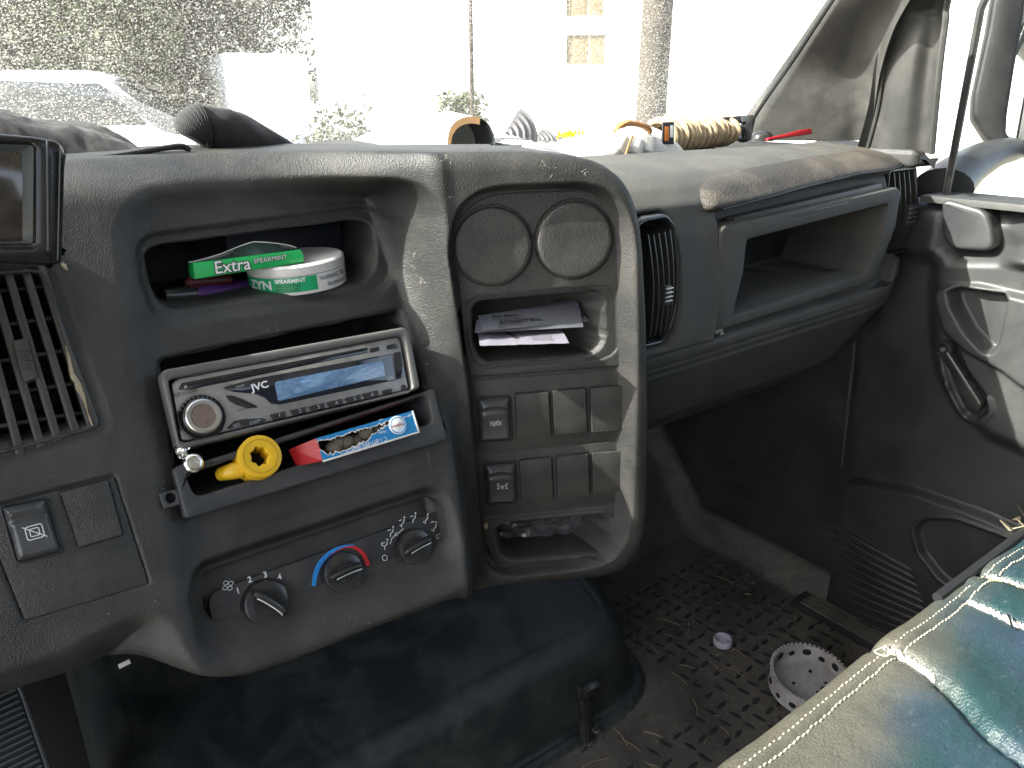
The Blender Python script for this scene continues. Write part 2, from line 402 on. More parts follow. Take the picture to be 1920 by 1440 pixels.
def vinyl():
    """seat vinyl: sky sheen painted teal, sunlit front edge painted tan, wear and fine creases"""
    m, t, b, out = newmat('worn seat vinyl with painted sheen'); co = N(t, 'ShaderNodeTexCoord').outputs['Object']
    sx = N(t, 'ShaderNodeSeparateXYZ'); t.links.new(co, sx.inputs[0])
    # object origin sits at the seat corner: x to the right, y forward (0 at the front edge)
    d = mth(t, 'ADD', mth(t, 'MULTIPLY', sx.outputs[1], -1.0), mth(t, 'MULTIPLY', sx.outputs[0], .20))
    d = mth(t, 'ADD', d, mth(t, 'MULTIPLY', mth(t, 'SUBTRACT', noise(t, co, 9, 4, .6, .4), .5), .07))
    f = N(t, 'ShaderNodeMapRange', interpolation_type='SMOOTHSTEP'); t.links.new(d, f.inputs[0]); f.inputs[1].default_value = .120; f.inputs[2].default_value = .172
    teal = mixc(t, ramp(t, noise(t, co, 14, 3, .5), .40, .62), (.010, .034, .036), (.016, .033, .050))  # blue sheen of the sky put into the colour
    tan_ = mixc(t, noise(t, co, 40, 6, .7), (.058, .055, .043), (.092, .086, .067))  # sunlit tone of the front edge put into the colour
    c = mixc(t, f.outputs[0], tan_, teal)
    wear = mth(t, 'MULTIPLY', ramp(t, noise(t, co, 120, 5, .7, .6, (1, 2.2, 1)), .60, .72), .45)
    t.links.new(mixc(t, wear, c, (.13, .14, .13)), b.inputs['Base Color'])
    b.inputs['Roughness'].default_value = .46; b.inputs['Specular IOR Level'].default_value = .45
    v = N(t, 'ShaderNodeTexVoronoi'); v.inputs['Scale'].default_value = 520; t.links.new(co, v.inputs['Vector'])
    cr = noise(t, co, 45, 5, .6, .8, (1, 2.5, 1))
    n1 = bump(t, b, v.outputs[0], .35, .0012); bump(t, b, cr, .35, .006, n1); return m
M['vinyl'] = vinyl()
M['thread'] = simple('pale thread', (.50, .46, .34), .8, var=.2)
M['seatdark'] = plastic('seat side vinyl', (.03, .033, .037), .4, 700, .5, .3)
M['foam'] = simple('yellowed seat foam', (.40, .36, .18), .95, var=.35, vs_=120, bmp=.9, bs=260, bd=.003)
def rubber():
    m, t, b, out = newmat('dirty rubber floor mat'); co = objco(t)
    d1 = ramp(t, noise(t, co, 4.2, 9, .66, .9), .30, .58); d2 = noise(t, co, 120, 5, .7)
    f = mth(t, 'MULTIPLY', d1, mth(t, 'ADD', d2, .25), True)
    dirt = mixc(t, noise(t, co, 30, 5), (.13, .116, .098), (.25, .225, .19))
    sp = ramp(t, noise(t, co, 260, 2), .72, .76)
    c = mixc(t, f, (.030, .033, .035), dirt); c = mixc(t, mth(t, 'MULTIPLY', sp, .6), c, (.2, .17, .13))
    t.links.new(c, b.inputs['Base Color'])
    t.links.new(mth(t, 'ADD', mth(t, 'MULTIPLY', f, .45), .4), b.inputs['Roughness'])
    n1 = bump(t, b, d2, .5, .003); bump(t, b, noise(t, co, 700, 3), .4, .0008, n1); return m
M['mat'] = rubber()
M['stud'] = plastic('worn mat stud', (.022, .026, .030), .35, 900, .25, .55, (.09, .08, .065), dscale=22, scr=.2)
M['cover'] = plastic('engine cover skin', (.022, .030, .031), .42, 700, .4, .7, (.12, .12, .108), dscale=14, scr=1.0, specks=1.0)
M['clod'] = simple('dried mud', (.11, .093, .072), .95, var=.45, vs_=60, bmp=1.0, bs=140, bd=.004)
M['straw'] = simple('dry straw', (.30, .24, .14), .8, var=.4)
M['hub'] = simple('weathered white enamel', (.46, .45, .45), .5, var=.35, vs_=55, bmp=.3, bs=300, dust=.6, dcol=(.16, .11, .085))
M['cap'] = simple('pale lilac plastic cap', (.52, .52, .60), .4, var=.08)
M['hole_shade'] = simple('near black painted as hole shade', (.008, .008, .008), .9)  # near black painted for the shade inside holes
M['rope'] = simple('tan rope fibre', (.36, .27, .165), .9, var=.35, vs_=160, bmp=.8, bs=500, bd=.002)
M['corr'] = simple('brown corrugated card', (.24, .14, .065), .85, var=.25)
M['cardin'] = simple('dark green inner face', (.03, .04, .038), .6, var=.4, vs_=60)
M['paper'] = simple('white card', (.72, .71, .68), .7, var=.05)
M['shellgrey'] = simple('grey ridged shell', (.30, .29, .30), .6, var=.25, vs_=90, bmp=.3)
M['flower'] = simple('yellow tuft', (.58, .52, .015), .7, var=.3, vs_=90)
M['brownleaf'] = simple('brown leather scrap', (.34, .16, .05), .5, var=.3)
M['orange'] = simple('orange label', (.55, .16, .02), .5)
M['tint'] = simple('dark lens', (.02, .022, .024), .08, spec=.8, coat=.6)
M['pane'] = simple('screen face with painted reflection', (.025, .019, .014), .14, var=.9, vs_=50, spec=.7, coat=.5, dust=.35, dcol=(.2, .15, .09))  # brown mottling paints a fuzzy reflection into the screen colour
M['bezel'] = simple('grey bezel strip', (.09, .105, .105), .25, var=.3, vs_=30, dust=.3)

def glass(name, dust, lo, hi, tint=(.9, .95, .94), fine=700, streak=.3):
    """window glass: clear pane, thin film of dust that scatters light, specks and wiper streaks"""
    m, t, b, out = newmat(name); t.nodes.remove(b); co = objco(t)
    tr = N(t, 'ShaderNodeBsdfTransparent'); tr.inputs[0].default_value = (*tint, 1)
    gl = N(t, 'ShaderNodeBsdfGlossy'); gl.inputs['Roughness'].default_value = .03
    lw = N(t, 'ShaderNodeLayerWeight'); lw.inputs[0].default_value = .12
    s0 = N(t, 'ShaderNodeMixShader'); t.links.new(mth(t, 'MULTIPLY', lw.outputs['Fresnel'], .5), s0.inputs[0]); t.links.new(tr.outputs[0], s0.inputs[1]); t.links.new(gl.outputs[0], s0.inputs[2])
    df = N(t, 'ShaderNodeBsdfDiffuse'); df.inputs[0].default_value = (.62, .61, .56, 1)
    tl = N(t, 'ShaderNodeBsdfTranslucent'); tl.inputs[0].default_value = (.66, .66, .60, 1)
    ds = N(t, 'ShaderNodeMixShader'); ds.inputs[0].default_value = .65; t.links.new(df.outputs[0], ds.inputs[1]); t.links.new(tl.outputs[0], ds.inputs[2])
    sp = ramp(t, noise(t, co, fine, 3, .62, .4), lo, hi)
    st = mth(t, 'MULTIPLY', ramp(t, noise(t, co, 10, 6, .7, .5, (1, 1, 9)), .55, .75), streak)
    cl = ramp(t, noise(t, co, 3.0, 6, .62), .30, .70)
    f = mth(t, 'MULTIPLY', mth(t, 'ADD', mth(t, 'ADD', sp, st), .11), mth(t, 'ADD', mth(t, 'MULTIPLY', cl, .8), .35))
    f = mth(t, 'MULTIPLY', f, dust, True)
    mx = N(t, 'ShaderNodeMixShader'); t.links.new(f, mx.inputs[0]); t.links.new(s0.outputs[0], mx.inputs[1]); t.links.new(ds.outputs[0], mx.inputs[2])
    t.links.new(mx.outputs[0], out.inputs[0]); return m
M['glass'] = glass('dusty windscreen glass', .62, .50, .64, fine=480)
M['sideglass'] = glass('door window glass', .06, .58, .72, streak=.15)
# ------------------------------------------------------------------ dashboard
dash = thing('dashboard', 'dark grey moulded truck dashboard running below the windscreen, with radio stack and switch wing', 'dashboard', (.3, .6, -.30))
C28, S28 = cos(T28), sin(T28)
def stp(L): return ST.pts(L)
def stq(L): return ST.pts(L, -.0125)     # on the bowl's floor
def wgp(L): return WG.pts(L)
def wgq(L): return WG.pts(L, -.0135)    # on the faces of the wing plates
def st_xz(ab): return np.stack([ab[:, 0], -.21 + ab[:, 1] * C28], 1)
def wg_xz(ab): return np.stack([.352 + ab[:, 0] * WG.ex[0], -.236 + ab[:, 1]], 1)

# openings on the stack, measured on its own face
BIN_FL = rpoly(stq([(266, 480), (290, 462), (690, 405), (728, 424), (742, 480), (738, 535), (712, 560), (335, 616), (296, 600), (274, 540)]), .03)
BIN_H = rpoly(stq([(277, 492), (300, 478), (680, 426), (706, 438), (716, 485), (712, 522), (690, 545), (345, 601), (305, 590), (287, 545)]), .025)
RAD_H = rpoly(stq([(302, 694), (752, 596), (768, 640), (797, 730), (822, 800), (820, 815), (352, 955), (335, 905), (320, 810)]), .004)
BLANK = rpoly(stq([(372, 985), (803, 851), (811, 890), (384, 1037)]), .003)
HV_P = rpoly(stq([(385, 1112), (835, 951), (851, 1037), (404, 1207)]), .011)
VENT_O = rpoly(stp([(-60, 497), (92, 493), (208, 808), (-60, 880)]), .010)
VENT_H = rpoly(stp([(-60, 515), (78, 506), (172, 800), (-60, 860)]), .006)
LSW = rpoly(stp([(-70, 962), (216, 889), (283, 1096), (44, 1168), (-20, 1010)]), .003)
_r = np.array([at_y(x, y, Y)[[0, 2]] for x, y, Y in [(218, 440, .612), (232, 400, .615), (258, 366, .615), (300, 349, .613), (360, 342, .611), (600, 336, .60), (720, 334, .588), (758, 343, .577), (788, 366, .566), (808, 400, .557), (820, 450, .550), (832, 520, .545), (848, 640, .535)]])
REC = np.vstack([np.stack([_r[:, 0], (_r[:, 1] + .21) / C28], 1), stp([(868, 800), (884, 920), (890, 1010), (884, 1070), (856, 1108), (790, 1136), (630, 1200), (500, 1250), (440, 1264), (396, 1256), (362, 1222), (340, 1150), (318, 1020), (285, 830), (245, 620), (226, 510)])]); REC = rpoly(REC, .04)
HVR = rpoly(stp([(366, 1092), (840, 928), (874, 1056), (398, 1242)]), .018)
# recess on the wing, for the plates
WREC = rpoly(wgp([(845, 470), (850, 432), (863, 400), (884, 375), (914, 360), (950, 354), (1090, 349), (1125, 355), (1152, 372), (1173, 402), (1183, 436), (1187, 470), (1189, 690), (1181, 960), (1168, 1020), (1140, 1052), (1090, 1064), (955, 1080), (920, 1064), (905, 1020), (900, 960), (880, 712)]), .035)

W0 = -.0170
GP = rpoly(wgq([(850, 470), (854, 435), (866, 405), (886, 382), (914, 367), (950, 361), (1085, 356), (1120, 361), (1146, 377), (1166, 404), (1177, 436), (1181, 470), (1187, 687), (879, 709), (866, 610)]), [.03] * 12 + [.003, .003, .02])
GB = rpoly(wgq([(884, 578), (898, 566), (1125, 546), (1146, 553), (1150, 630), (1142, 652), (1118, 664), (915, 680), (896, 668), (888, 640)]), .02)
GBo = rpoly(wgq([(876, 572), (893, 560), (1130, 539), (1153, 548), (1158, 640), (1148, 662), (1122, 672), (910, 690), (890, 676), (880, 640)]), .025)
SW1 = rpoly(wgq([(881, 714), (1186, 692), (1184, 820), (892, 849)]), .002)
SW2 = rpoly(wgq([(893, 854), (1184, 825), (1181, 940), (902, 965)]), .002)
LB = rpoly(wgq([(903, 970), (1180, 945), (1170, 1012), (1140, 1046), (1090, 1058), (960, 1073), (925, 1058), (909, 1018)]), .004)
LBh = rpoly(wgq([(930, 992), (945, 983), (1135, 965), (1149, 974), (1151, 1020), (1138, 1036), (955, 1050), (938, 1040)]), .02)
CAPC = [(wgq([(924, 462)])[0], .0330), (wgq([(1077, 450)])[0], .0326)]
_c = stp([(-400, 1352), (-60, 1268), (112, 1211), (183, 1175), (243, 1149), (282, 1143), (311, 1153), (332, 1176), (353, 1213), (375, 1253), (400, 1300)]); _c = smooth_path(np.c_[_c, np.zeros(len(_c))], 90)[:, :2]; CREASEP = np.vstack([_c, [(_c[-1, 0] + .002, -.5), (-1.2, -.5), (-1.2, _c[0, 1] - .05)]])
def podBase(X, Z):
    v = (Z + .21) / C28
    Ys = .546 + tan(T28) * (Z + .21)
    Yw = .532 + (X - .352) * WG.ex[1] / WG.ex[0]
    s = (X - .352) / WG.ex[0]; b = Z + .236
    # outer skin sweeps from the stack round to the wing; the bowl is sunk behind it
    za = np.array([-.46, -.42, -.32, -.236, -.15, -.06]); b0 = np.interp(Z, za, [.286, .288, .306, .315, .255, .185]); b1 = np.interp(Z, za, [.364, .362, .357, .353, .342, .336])
    k = np.clip((X - b0) / (b1 - b0), 0, 1); k = .45 * k + .55 * k * k * (3 - 2 * k)
    top = sst(.150, .186, v); Yst = Ys + .012 * top * top
    Yo = Yst * (1 - k) + Yw * k - .003 * np.exp(-((X - b1 + .004) / .008) ** 2)
    dr = sdf(X, v, REC, .08); rec = sst(.004, -.024, dr); Y = Yo * (1 - rec) + np.maximum(Yst + .013, Yo + .002) * rec
    dh = sdf(X, v, HVR); Y += .0140 * sst(.008, -.008, dh)
    d = sdf(X, v, BLANK); Y += .0016 * sst(.0008, -.0012, d)
    d = sdf(X, v, HV_P); Y += .009 * sst(.0008, -.0016, d)
    d = sdf(X, v, BIN_FL); Y += .006 * sst(.006, -.002, d)
    d = sdf(X, v, BIN_H); Y += .004 * sst(.002, -.002, d) + .085 * sst(-.0005, -.0042, d)
    d = sdf(X, v, RAD_H); Y += .003 * sst(.004, 0, d) + .11 * sst(-.0005, -.004, d)
    d = sdf(X, v, VENT_O); Y += .004 * sst(.004, -.001, d) - .003 * sst(-.004, -.006, d)
    d = sdf(X, v, VENT_H); Y += .055 * sst(.0005, -.003, d)
    d = sdf(X, v, LSW); Y += .0025 * sst(.0008, -.0010, d)
    # crease along the lower edge of the driver's side panel
    e = np.maximum(-sdf(X, v, CREASEP, .05), 0); Y += 1.10 * (np.sqrt(e * e + .007 ** 2) - .007)
    dw = sdf(s, b, WREC); Y += .0170 * sst(.004, -.004, dw) * sst(.30, .335, X)
    for q_, dp in ((GB, .075), (LBh, .058)):
        d = sdf(s, b, q_); Y += dp * sst(.0025, .0005, d)
    return Y
# outline of the raised centre console: edge points found on the surface itself
def hit_pod(L):
    out = []
    t = np.linspace(.3, 1.1, 1600)
    for x, y in L:
        P = t[:, None] * ray(x, y)[None]; f = P[:, 1] - podBase(P[:, 0], P[:, 2]); i = int(np.argmax(f > 0)); out.append((P[i, 0], P[i, 2]))
    return np.array(out)
o_r = hit_pod([(1090, 291), (1135, 303), (1158, 316), (1178, 332), (1194, 355), (1206, 386), (1215, 425), (1221, 480), (1226, 600), (1228, 800), (1224, 960), (1220, 1005), (1210, 1038), (1194, 1064), (1172, 1081), (1140, 1090), (1050, 1097)])
o_b = hit_pod([(960, 1106), (910, 1118), (875, 1130), (840, 1142), (700, 1195), (560, 1252), (470, 1282), (415, 1287), (360, 1276), (325, 1264), (300, 1254), (275, 1246), (250, 1241), (201, 1247), (119, 1275), (0, 1312)])
OUT = np.vstack([[(-.62, -.0425)], [(.40, -.0425)], o_r, o_b, [(-.62, o_b[-1][1] - .01)]])
OUT = rpoly(OUT, .05, 5)
def podY(X, Z):
    Y = podBase(X, Z)
    # rolled rim
    do = -sdf(X, Z, OUT, .12); R = .016; q = np.clip(R - do, 0, R)
    Y += (R - np.sqrt(np.maximum(R * R - q * q, 0))) * .9
    topm = sst(-.075, -.046, Z)
    Y += np.where(Z > -.0425, np.clip(-do, 0, .0013) * 48, np.clip(-do, 0, .0056) * 24)
    Y += .0008 * fbm(X, Z, 26)
    return Y, do
xs = np.r_[np.arange(-.62, -.06, .006), np.arange(-.06, .545, .00125)]; zs = np.arange(-.487, -.034, .00125)
XX, ZZ = np.meshgrid(xs, zs); YY, DO = podY(XX, ZZ)
keep = (np.minimum(np.minimum(DO[:-1, :-1], DO[1:, 1:]), np.minimum(DO[1:, :-1], DO[:-1, 1:])) > np.where(ZZ[1:, 1:] > -.0420, -.0026, -.0065))
_v = (ZZ + .21) / C28; _d = np.minimum(sdf(XX, _v, BIN_H), sdf(XX, _v, RAD_H)); _in = (_d < -.004)[:-1, :-1][keep].astype(int)
console = mk('console_shell', gridVF(np.stack([XX, YY, ZZ], -1), keep), [M['shell'], M['bin']], dash, angle=None, fm=_in)

# pale scuffs and scratches where things have rubbed
S = []
for x, y, n_, sp in ((775, 478, 5, 9), (778, 500, 4, 8), (790, 525, 6, 12), (798, 590, 3, 8), (845, 298, 12, 14), (842, 366, 5, 9), (1030, 315, 8, 22), (1098, 322, 6, 10), (600, 300, 5, 40), (240, 690, 3, 20), (760, 560, 4, 16), (300, 900, 3, 20), (660, 1180, 6, 60), (215, 1130, 4, 60), (520, 640, 5, 60), (820, 700, 5, 40)):
    for k in range(n_):
        px_, py_ = x + RNG.normal(0, sp * .5), y + RNG.normal(0, sp * .35); a = RNG.uniform(-.6, 2.2); L_ = RNG.uniform(.5, 4.5); q = hit_pod([(px_ - L_ * cos(a), py_ + L_ * sin(a)), (px_ + RNG.normal(0, .7), py_), (px_ + L_ * cos(a), py_ - L_ * sin(a))])
        yy = podY(q[:, 0], q[:, 1])[0]; S.append(tube(np.stack([q[:, 0], yy - .0001, q[:, 1]], 1), np.array([.0001, .00026, .0001]) * RNG.uniform(.6, 1.5), 4))
mk('scuff_marks', join(*S), simple('pale scuff', (.22, .21, .19), .9), dash, kind='stuff')

# small inserts on the wing: plates cut from one sheet by thin grooves
def plate_hf(name, fr, outl, mat, hfun, res=.0009, drop=.012, parent=dash, **kw):
    lo, hi = outl.min(0) - .004, outl.max(0) + .004
    A, B = np.meshgrid(np.arange(lo[0], hi[0], res), np.arange(lo[1], hi[1], res))
    d = sdf(A, B, outl); H = hfun(A, B) - .0009 * sst(-.0018, 0, d) - drop * sst(0, .0011, d)
    k = (d < .0026); keep = k[:-1, :-1] & k[1:, 1:]
    return mk(name, gridVF(fr.W(np.stack([A, B], -1), H), keep), mat, parent, angle=None, **kw)
def h_gp(A, B):
    h = np.full(A.shape, W0 + .0035)
    for c, r in CAPC:
        d = np.hypot(A - c[0], B - c[1]) - r - .0012; h -= .004 * sst(.0008, -.0004, d)
    d = sdf(A, B, GBo); h -= .0025 * sst(.004, -.001, d)
    d = sdf(A, B, GB); h -= .003 * sst(.002, -.001, d) + .062 * sst(-.0004, -.0032, d)
    return h
gp = plate_hf('gauge_panel', WG, GP, M['plate'], h_gp, .00085)
for c, r in CAPC:
    f = WG.at(c[0], c[1], W0 - .001)
    mk('gauge_cap', lathe(f, [(r, 0), (r, .0070), (r - .0006, .0084), (r - .0020, .0092), (r - .0045, .0094), (r * .6, .0096), (.0005, .0097)], 72), M['plate'], dash)
mk('switch_panel', prism(WG, SW1, W0 - .004, W0 + .0032, .0009), M['plate'], dash)
mk('switch_panel', prism(WG, SW2, W0 - .004, W0 + .0032, .0009), M['plate'], dash)
def h_lb(A, B):
    h = np.full(A.shape, W0 + .0030); d = sdf(A, B, LBh)
    h += .0012 * np.exp(-((d - .003) / .002) ** 2) - .003 * sst(.002, -.001, d) - .045 * sst(-.0004, -.0035, d); return h
mk_lb = plate_hf('lower_bin_panel', WG, LB, M['plate'], h_lb)

def rocker(fr, q, symbol):
    """rocker switch: dished cap with a raised brow at the top and a lip at the foot; q = corner pixels tl tr br bl"""
    P = fr.pts(q, W0 + .003); well = rpoly(P, .0020)
    c = P.mean(0); a = resamp(inset(well, .0014), 48, P[3]); n = 9
    r = mk('rocker_switch', frame_ring(fr, inset(well, -.0012), inset(well, .0006), W0 + .001, W0 + .0042, .0005, 64, W0 - .002), M['black'], dash)
    Pi = inset(ccw(rpoly(P, .0001, 1)), .0012)
    tl, tr, br, bl = [P[i] + (c - P[i]) * .05 for i in range(4)]
    u = np.linspace(0, 1, 25)[None, :, None]; vv = np.linspace(0, 1, 41)[:, None, None]
    G = (bl * (1 - u) + br * u) * (1 - vv) + (tl * (1 - u) + tr * u) * vv
    uu = u[..., 0] + 0 * vv[..., 0]; v2 = vv[..., 0] + 0 * u[..., 0]
    e = np.minimum(np.minimum(uu, 1 - uu) * .7, np.minimum(v2, 1 - v2))
    H = W0 + .0030 + .0050 * np.sqrt(np.clip(e / .10, 0, 1)) + .0016 * v2
    ed = np.clip(np.minimum(uu, 1 - uu) / .12, 0, 1)
    H += .0016 * np.exp(-((v2 - .88 + .10 * (uu - .5) ** 2 * 4) / .035) ** 2) * ed - .0016 * np.exp(-((v2 - .75 + .2 * (uu - .5) ** 2) / .06) ** 2) * ed
    H += .0010 * np.exp(-((v2 - .085) / .022) ** 2) * ed - .0006 * sst(.1, .3, v2) * sst(.7, .5, v2)
    mk('rocker_cap', gridVF(fr.W(G, H)), M['rocker'], r, angle=None)
    symbol(fr, P, c, r, W0 + .0092); return r
def strokes(fr, S, h, w, mat, parent, name='symbol'):
    """printed line work: each stroke a flat ribbon"""
    L = []
    for s in S:
        s = np.asarray(s, float); t = np.gradient(s, axis=0); t /= np.linalg.norm(t, axis=1, keepdims=True) + 1e-12
        n = np.stack([-t[:, 1], t[:, 0]], 1) * w / 2; m = len(s)
        hh = np.full(m, h) if np.isscalar(h) else h
        V = np.concatenate([fr.W(s + n, hh), fr.W(s - n, hh)]); L.append((V, [[i + m, i + 1 + m, i + 1, i] for i in range(m - 1)]))
    return mk(name, join(*L), mat, parent, smooth=False)
def arc(cx, cy_, r, a0, a1, n=12, ry=None):
    t = np.linspace(R_(a0), R_(a1), n); return np.stack([cx + r * np.cos(t), cy_ + (ry or r) * np.sin(t)], 1)
def sym_lights(fr, P, c, parent, h):
    x, y = c[0] + .0004, c[1] - .002; k = .00095
    S = [arc(x - 1.6 * k, y, 1.3 * k, 90, 270, 10, 2 * k), [(x - 1.6 * k, y - 2 * k), (x - .7 * k, y - 1.6 * k), (x - .7 * k, y + 1.6 * k), (x - 1.6 * k, y + 2 * k)],
         arc(x + 1.6 * k, y, 1.3 * k, -90, 90, 10, 2 * k), [(x + 1.6 * k, y - 2 * k), (x + .7 * k, y - 1.6 * k), (x + .7 * k, y + 1.6 * k), (x + 1.6 * k, y + 2 * k)],
         [(x - 2.2 * k, y - 3.6 * k), (x + 2.4 * k, y + 3.6 * k)]]
    for sg in (-1, 1):
        for j in (-1, 0, 1): S.append([(x + sg * 3.6 * k, y + j * 1.2 * k), (x + sg * 5.6 * k, y + j * 2.1 * k)])
    strokes(fr, S, h - .0002, .00042, M['white'], parent)
def sym_axle(fr, P, c, parent, h):
    x, y = c[0] + .0012, c[1] - .001; k = .001
    S = [[(x - 4 * k, y + .6 * k), (x + 4 * k, y + .6 * k)]]
    for sg in (-1, 1): S += [[(x + sg * 4 * k, y + 2.6 * k), (x + sg * 4 * k, y - 2.2 * k)], [(x + sg * 4 * k - 1.4 * k, y + 2.8 * k), (x + sg * 4 * k + 1.4 * k, y + 2.8 * k)], [(x + sg * 4 * k - 1.4 * k, y - 2.2 * k), (x + sg * 4 * k + 1.4 * k, y - 2.2 * k)]]
    S += [arc(x, y - 1.4 * k, 1.0 * k, 0, 360, 14), [(x, y + .6 * k), (x, y - .4 * k)]]
    strokes(fr, S, h - .0004, .00055, M['white'], parent)
def sym_dome(fr, P, c, parent, h):
    x, y = c[0] + .001, c[1] - .002; k = .0014
    def rr(w, hh): return rpoly(rect(x - w, x + w, y - hh, y + hh), w * .35, 4)
    a, b_ = rr(3.3 * k, 3.0 * k), rr(1.8 * k, 1.7 * k)
    strokes(fr, [np.vstack([a, a[:1]]), np.vstack([b_, b_[:1]]), [(x - 4.2 * k, y + 3.4 * k), (x + 4.2 * k, y - 3.4 * k)]], h - .0004, .00055, M['white'], parent)
rocker(WG, [(895, 745), (956, 742), (960, 824), (899, 829)], sym_lights)
rocker(WG, [(907, 868), (966, 865), (970, 941), (911, 946)], sym_axle)
for q in ([(966, 739), (1029, 734), (1033, 817), (970, 822)], [(1036, 733), (1098, 728), (1101, 810), (1040, 816)], [(1106, 727), (1168, 723), (1169, 806), (1109, 811)],
          [(974, 863), (1034, 858), (1037, 933), (978, 938)], [(1043, 856), (1103, 850), (1105, 927), (1046, 932)], [(1110, 849), (1169, 845), (1170, 920), (1112, 925)]):
    P = WG.pts(q, W0 + .005)
    gap = mk('blank_plate', prism(WG, rpoly(P, .0015), W0, W0 + .0064 + random.uniform(-.0004, .0006), .0008), M['plate'], dash)
    mk('seam', frame_ring(WG, rpoly(inset(P, -.0011), .002), rpoly(inset(P, -.0001), .0015), W0 + .001, W0 + .00335, .0001, 48), M['dark'], gap)

# driver's side switch plate at the lower left
F2 = Fr(ST.w(0, 0, 0), ST.ex, ST.ey)
mk('switch_panel', prism(F2, inset(LSW, .0012), -.008, -.0004, .0007), M['plate'], dash)
W0s, W0 = W0, -.0035
rocker(F2, [(2, 950), (86, 934), (117, 1034), (32, 1056)], sym_dome)
P = F2.pts([(112, 923), (202, 900), (230, 1002), (148, 1026)], .0)
bp = mk('blank_plate', prism(F2, rpoly(P, .0012), -.005, .0012, .0007), M['plate'], dash)
mk('seam', frame_ring(F2, rpoly(inset(P, -.0012), .002), rpoly(inset(P, -.0001), .0015), -.004, -.0002, .0001, 48), M['dark'], bp)
W0 = W0s

# ------------------------------------------------------------------ air vents
vent = mk('air_vent', frame_ring(ST, inset(VENT_O, .0042), inset(VENT_H, .0004), -.012, -.0008, .0016, 120, -.04), M['slat'], dash)
tops = [(79, 500), (49, 507), (17, 515), (-15, 523), (-47, 531)]; bots = [(172, 797), (142, 808), (108, 821), (76, 832), (37, 846)]
for t_, b_ in zip(tops, bots):
    a, b2 = ST.px(*t_), ST.px(*b_); d = (a - b2) / np.linalg.norm(a - b2); f = Fr(ST.w(*b2, 0), [d[1], -d[0] * S28, -d[0] * C28], ST.w(*d) - ST.o)
    L = np.linalg.norm(a - b2); P = rpoly(rect(-.0025, .0025, -.002, L + .002), .0012, 3)
    mk('slat', prism(f, P, -.016, -.0022, .0010), M['slat'], vent)
    # rounded feet where the slats run into the frame
for k, q in enumerate([((-40, 548), (92, 535)), ((-40, 615), (112, 594)), ((-40, 683), (134, 655)), ((-40, 745), (155, 716)), ((-40, 805), (172, 770))]):
    a, b2 = ST.pts(q, -.012); d = b2 - a; L = np.linalg.norm(d); d /= L; ex3 = ST.ex * d[0] + ST.ey * d[1]
    f = Fr(ST.w(*a, -.012), ex3, ST.ey); mk('crossbar', box(f, 0, L, -.0014, .0014, -.014, 0, .0006), M['slat'], vent)
mk('vent_back', prism(ST, inset(VENT_H, .001), -.05, -.046, .0005), M['dark'], vent)
tb = ST.pts([(23, 640), (50, 634), (71, 708), (45, 718)], .0); tab = mk('adjuster_tab', prism(ST, rpoly(tb, .002), -.010, .0016, .0008), M['slat'], vent)
lo = (tb[0] + tb[1]) / 2 - (tb[2] + tb[3]) / 2; c = tb.mean(0)
for k in (-.22, 0, .22):
    p = c + lo * k; f = ST.at(p[0], p[1], .0016, R_(-14)); mk('grip_rib', box(f, -.0034, .0034, -.0007, .0007, 0, .0011, .0004), M['slat'], tab)
# torn strip of pale foam at the right edge of the vent
pts = ST.pts([(123, 646), (131, 668), (140, 700), (150, 712), (158, 735), (166, 770), (175, 800), (168, 790), (158, 757), (150, 738), (142, 728), (141, 716), (133, 705), (127, 672)], 0)
V0, Fc = prism(ST, pts, -.008, -.0005, .0006); V0 = V0 + RNG.normal(0, .0003, V0.shape)
mk('torn_foam', (V0, Fc), M['lint'], dash, smooth=False)
pts = ST.pts([(116, 492), (124, 497), (128, 508), (122, 506), (114, 498)], 0)
mk('torn_foam', prism(ST, pts, -.001, .002, .0006), M['lint'], dash, smooth=False)

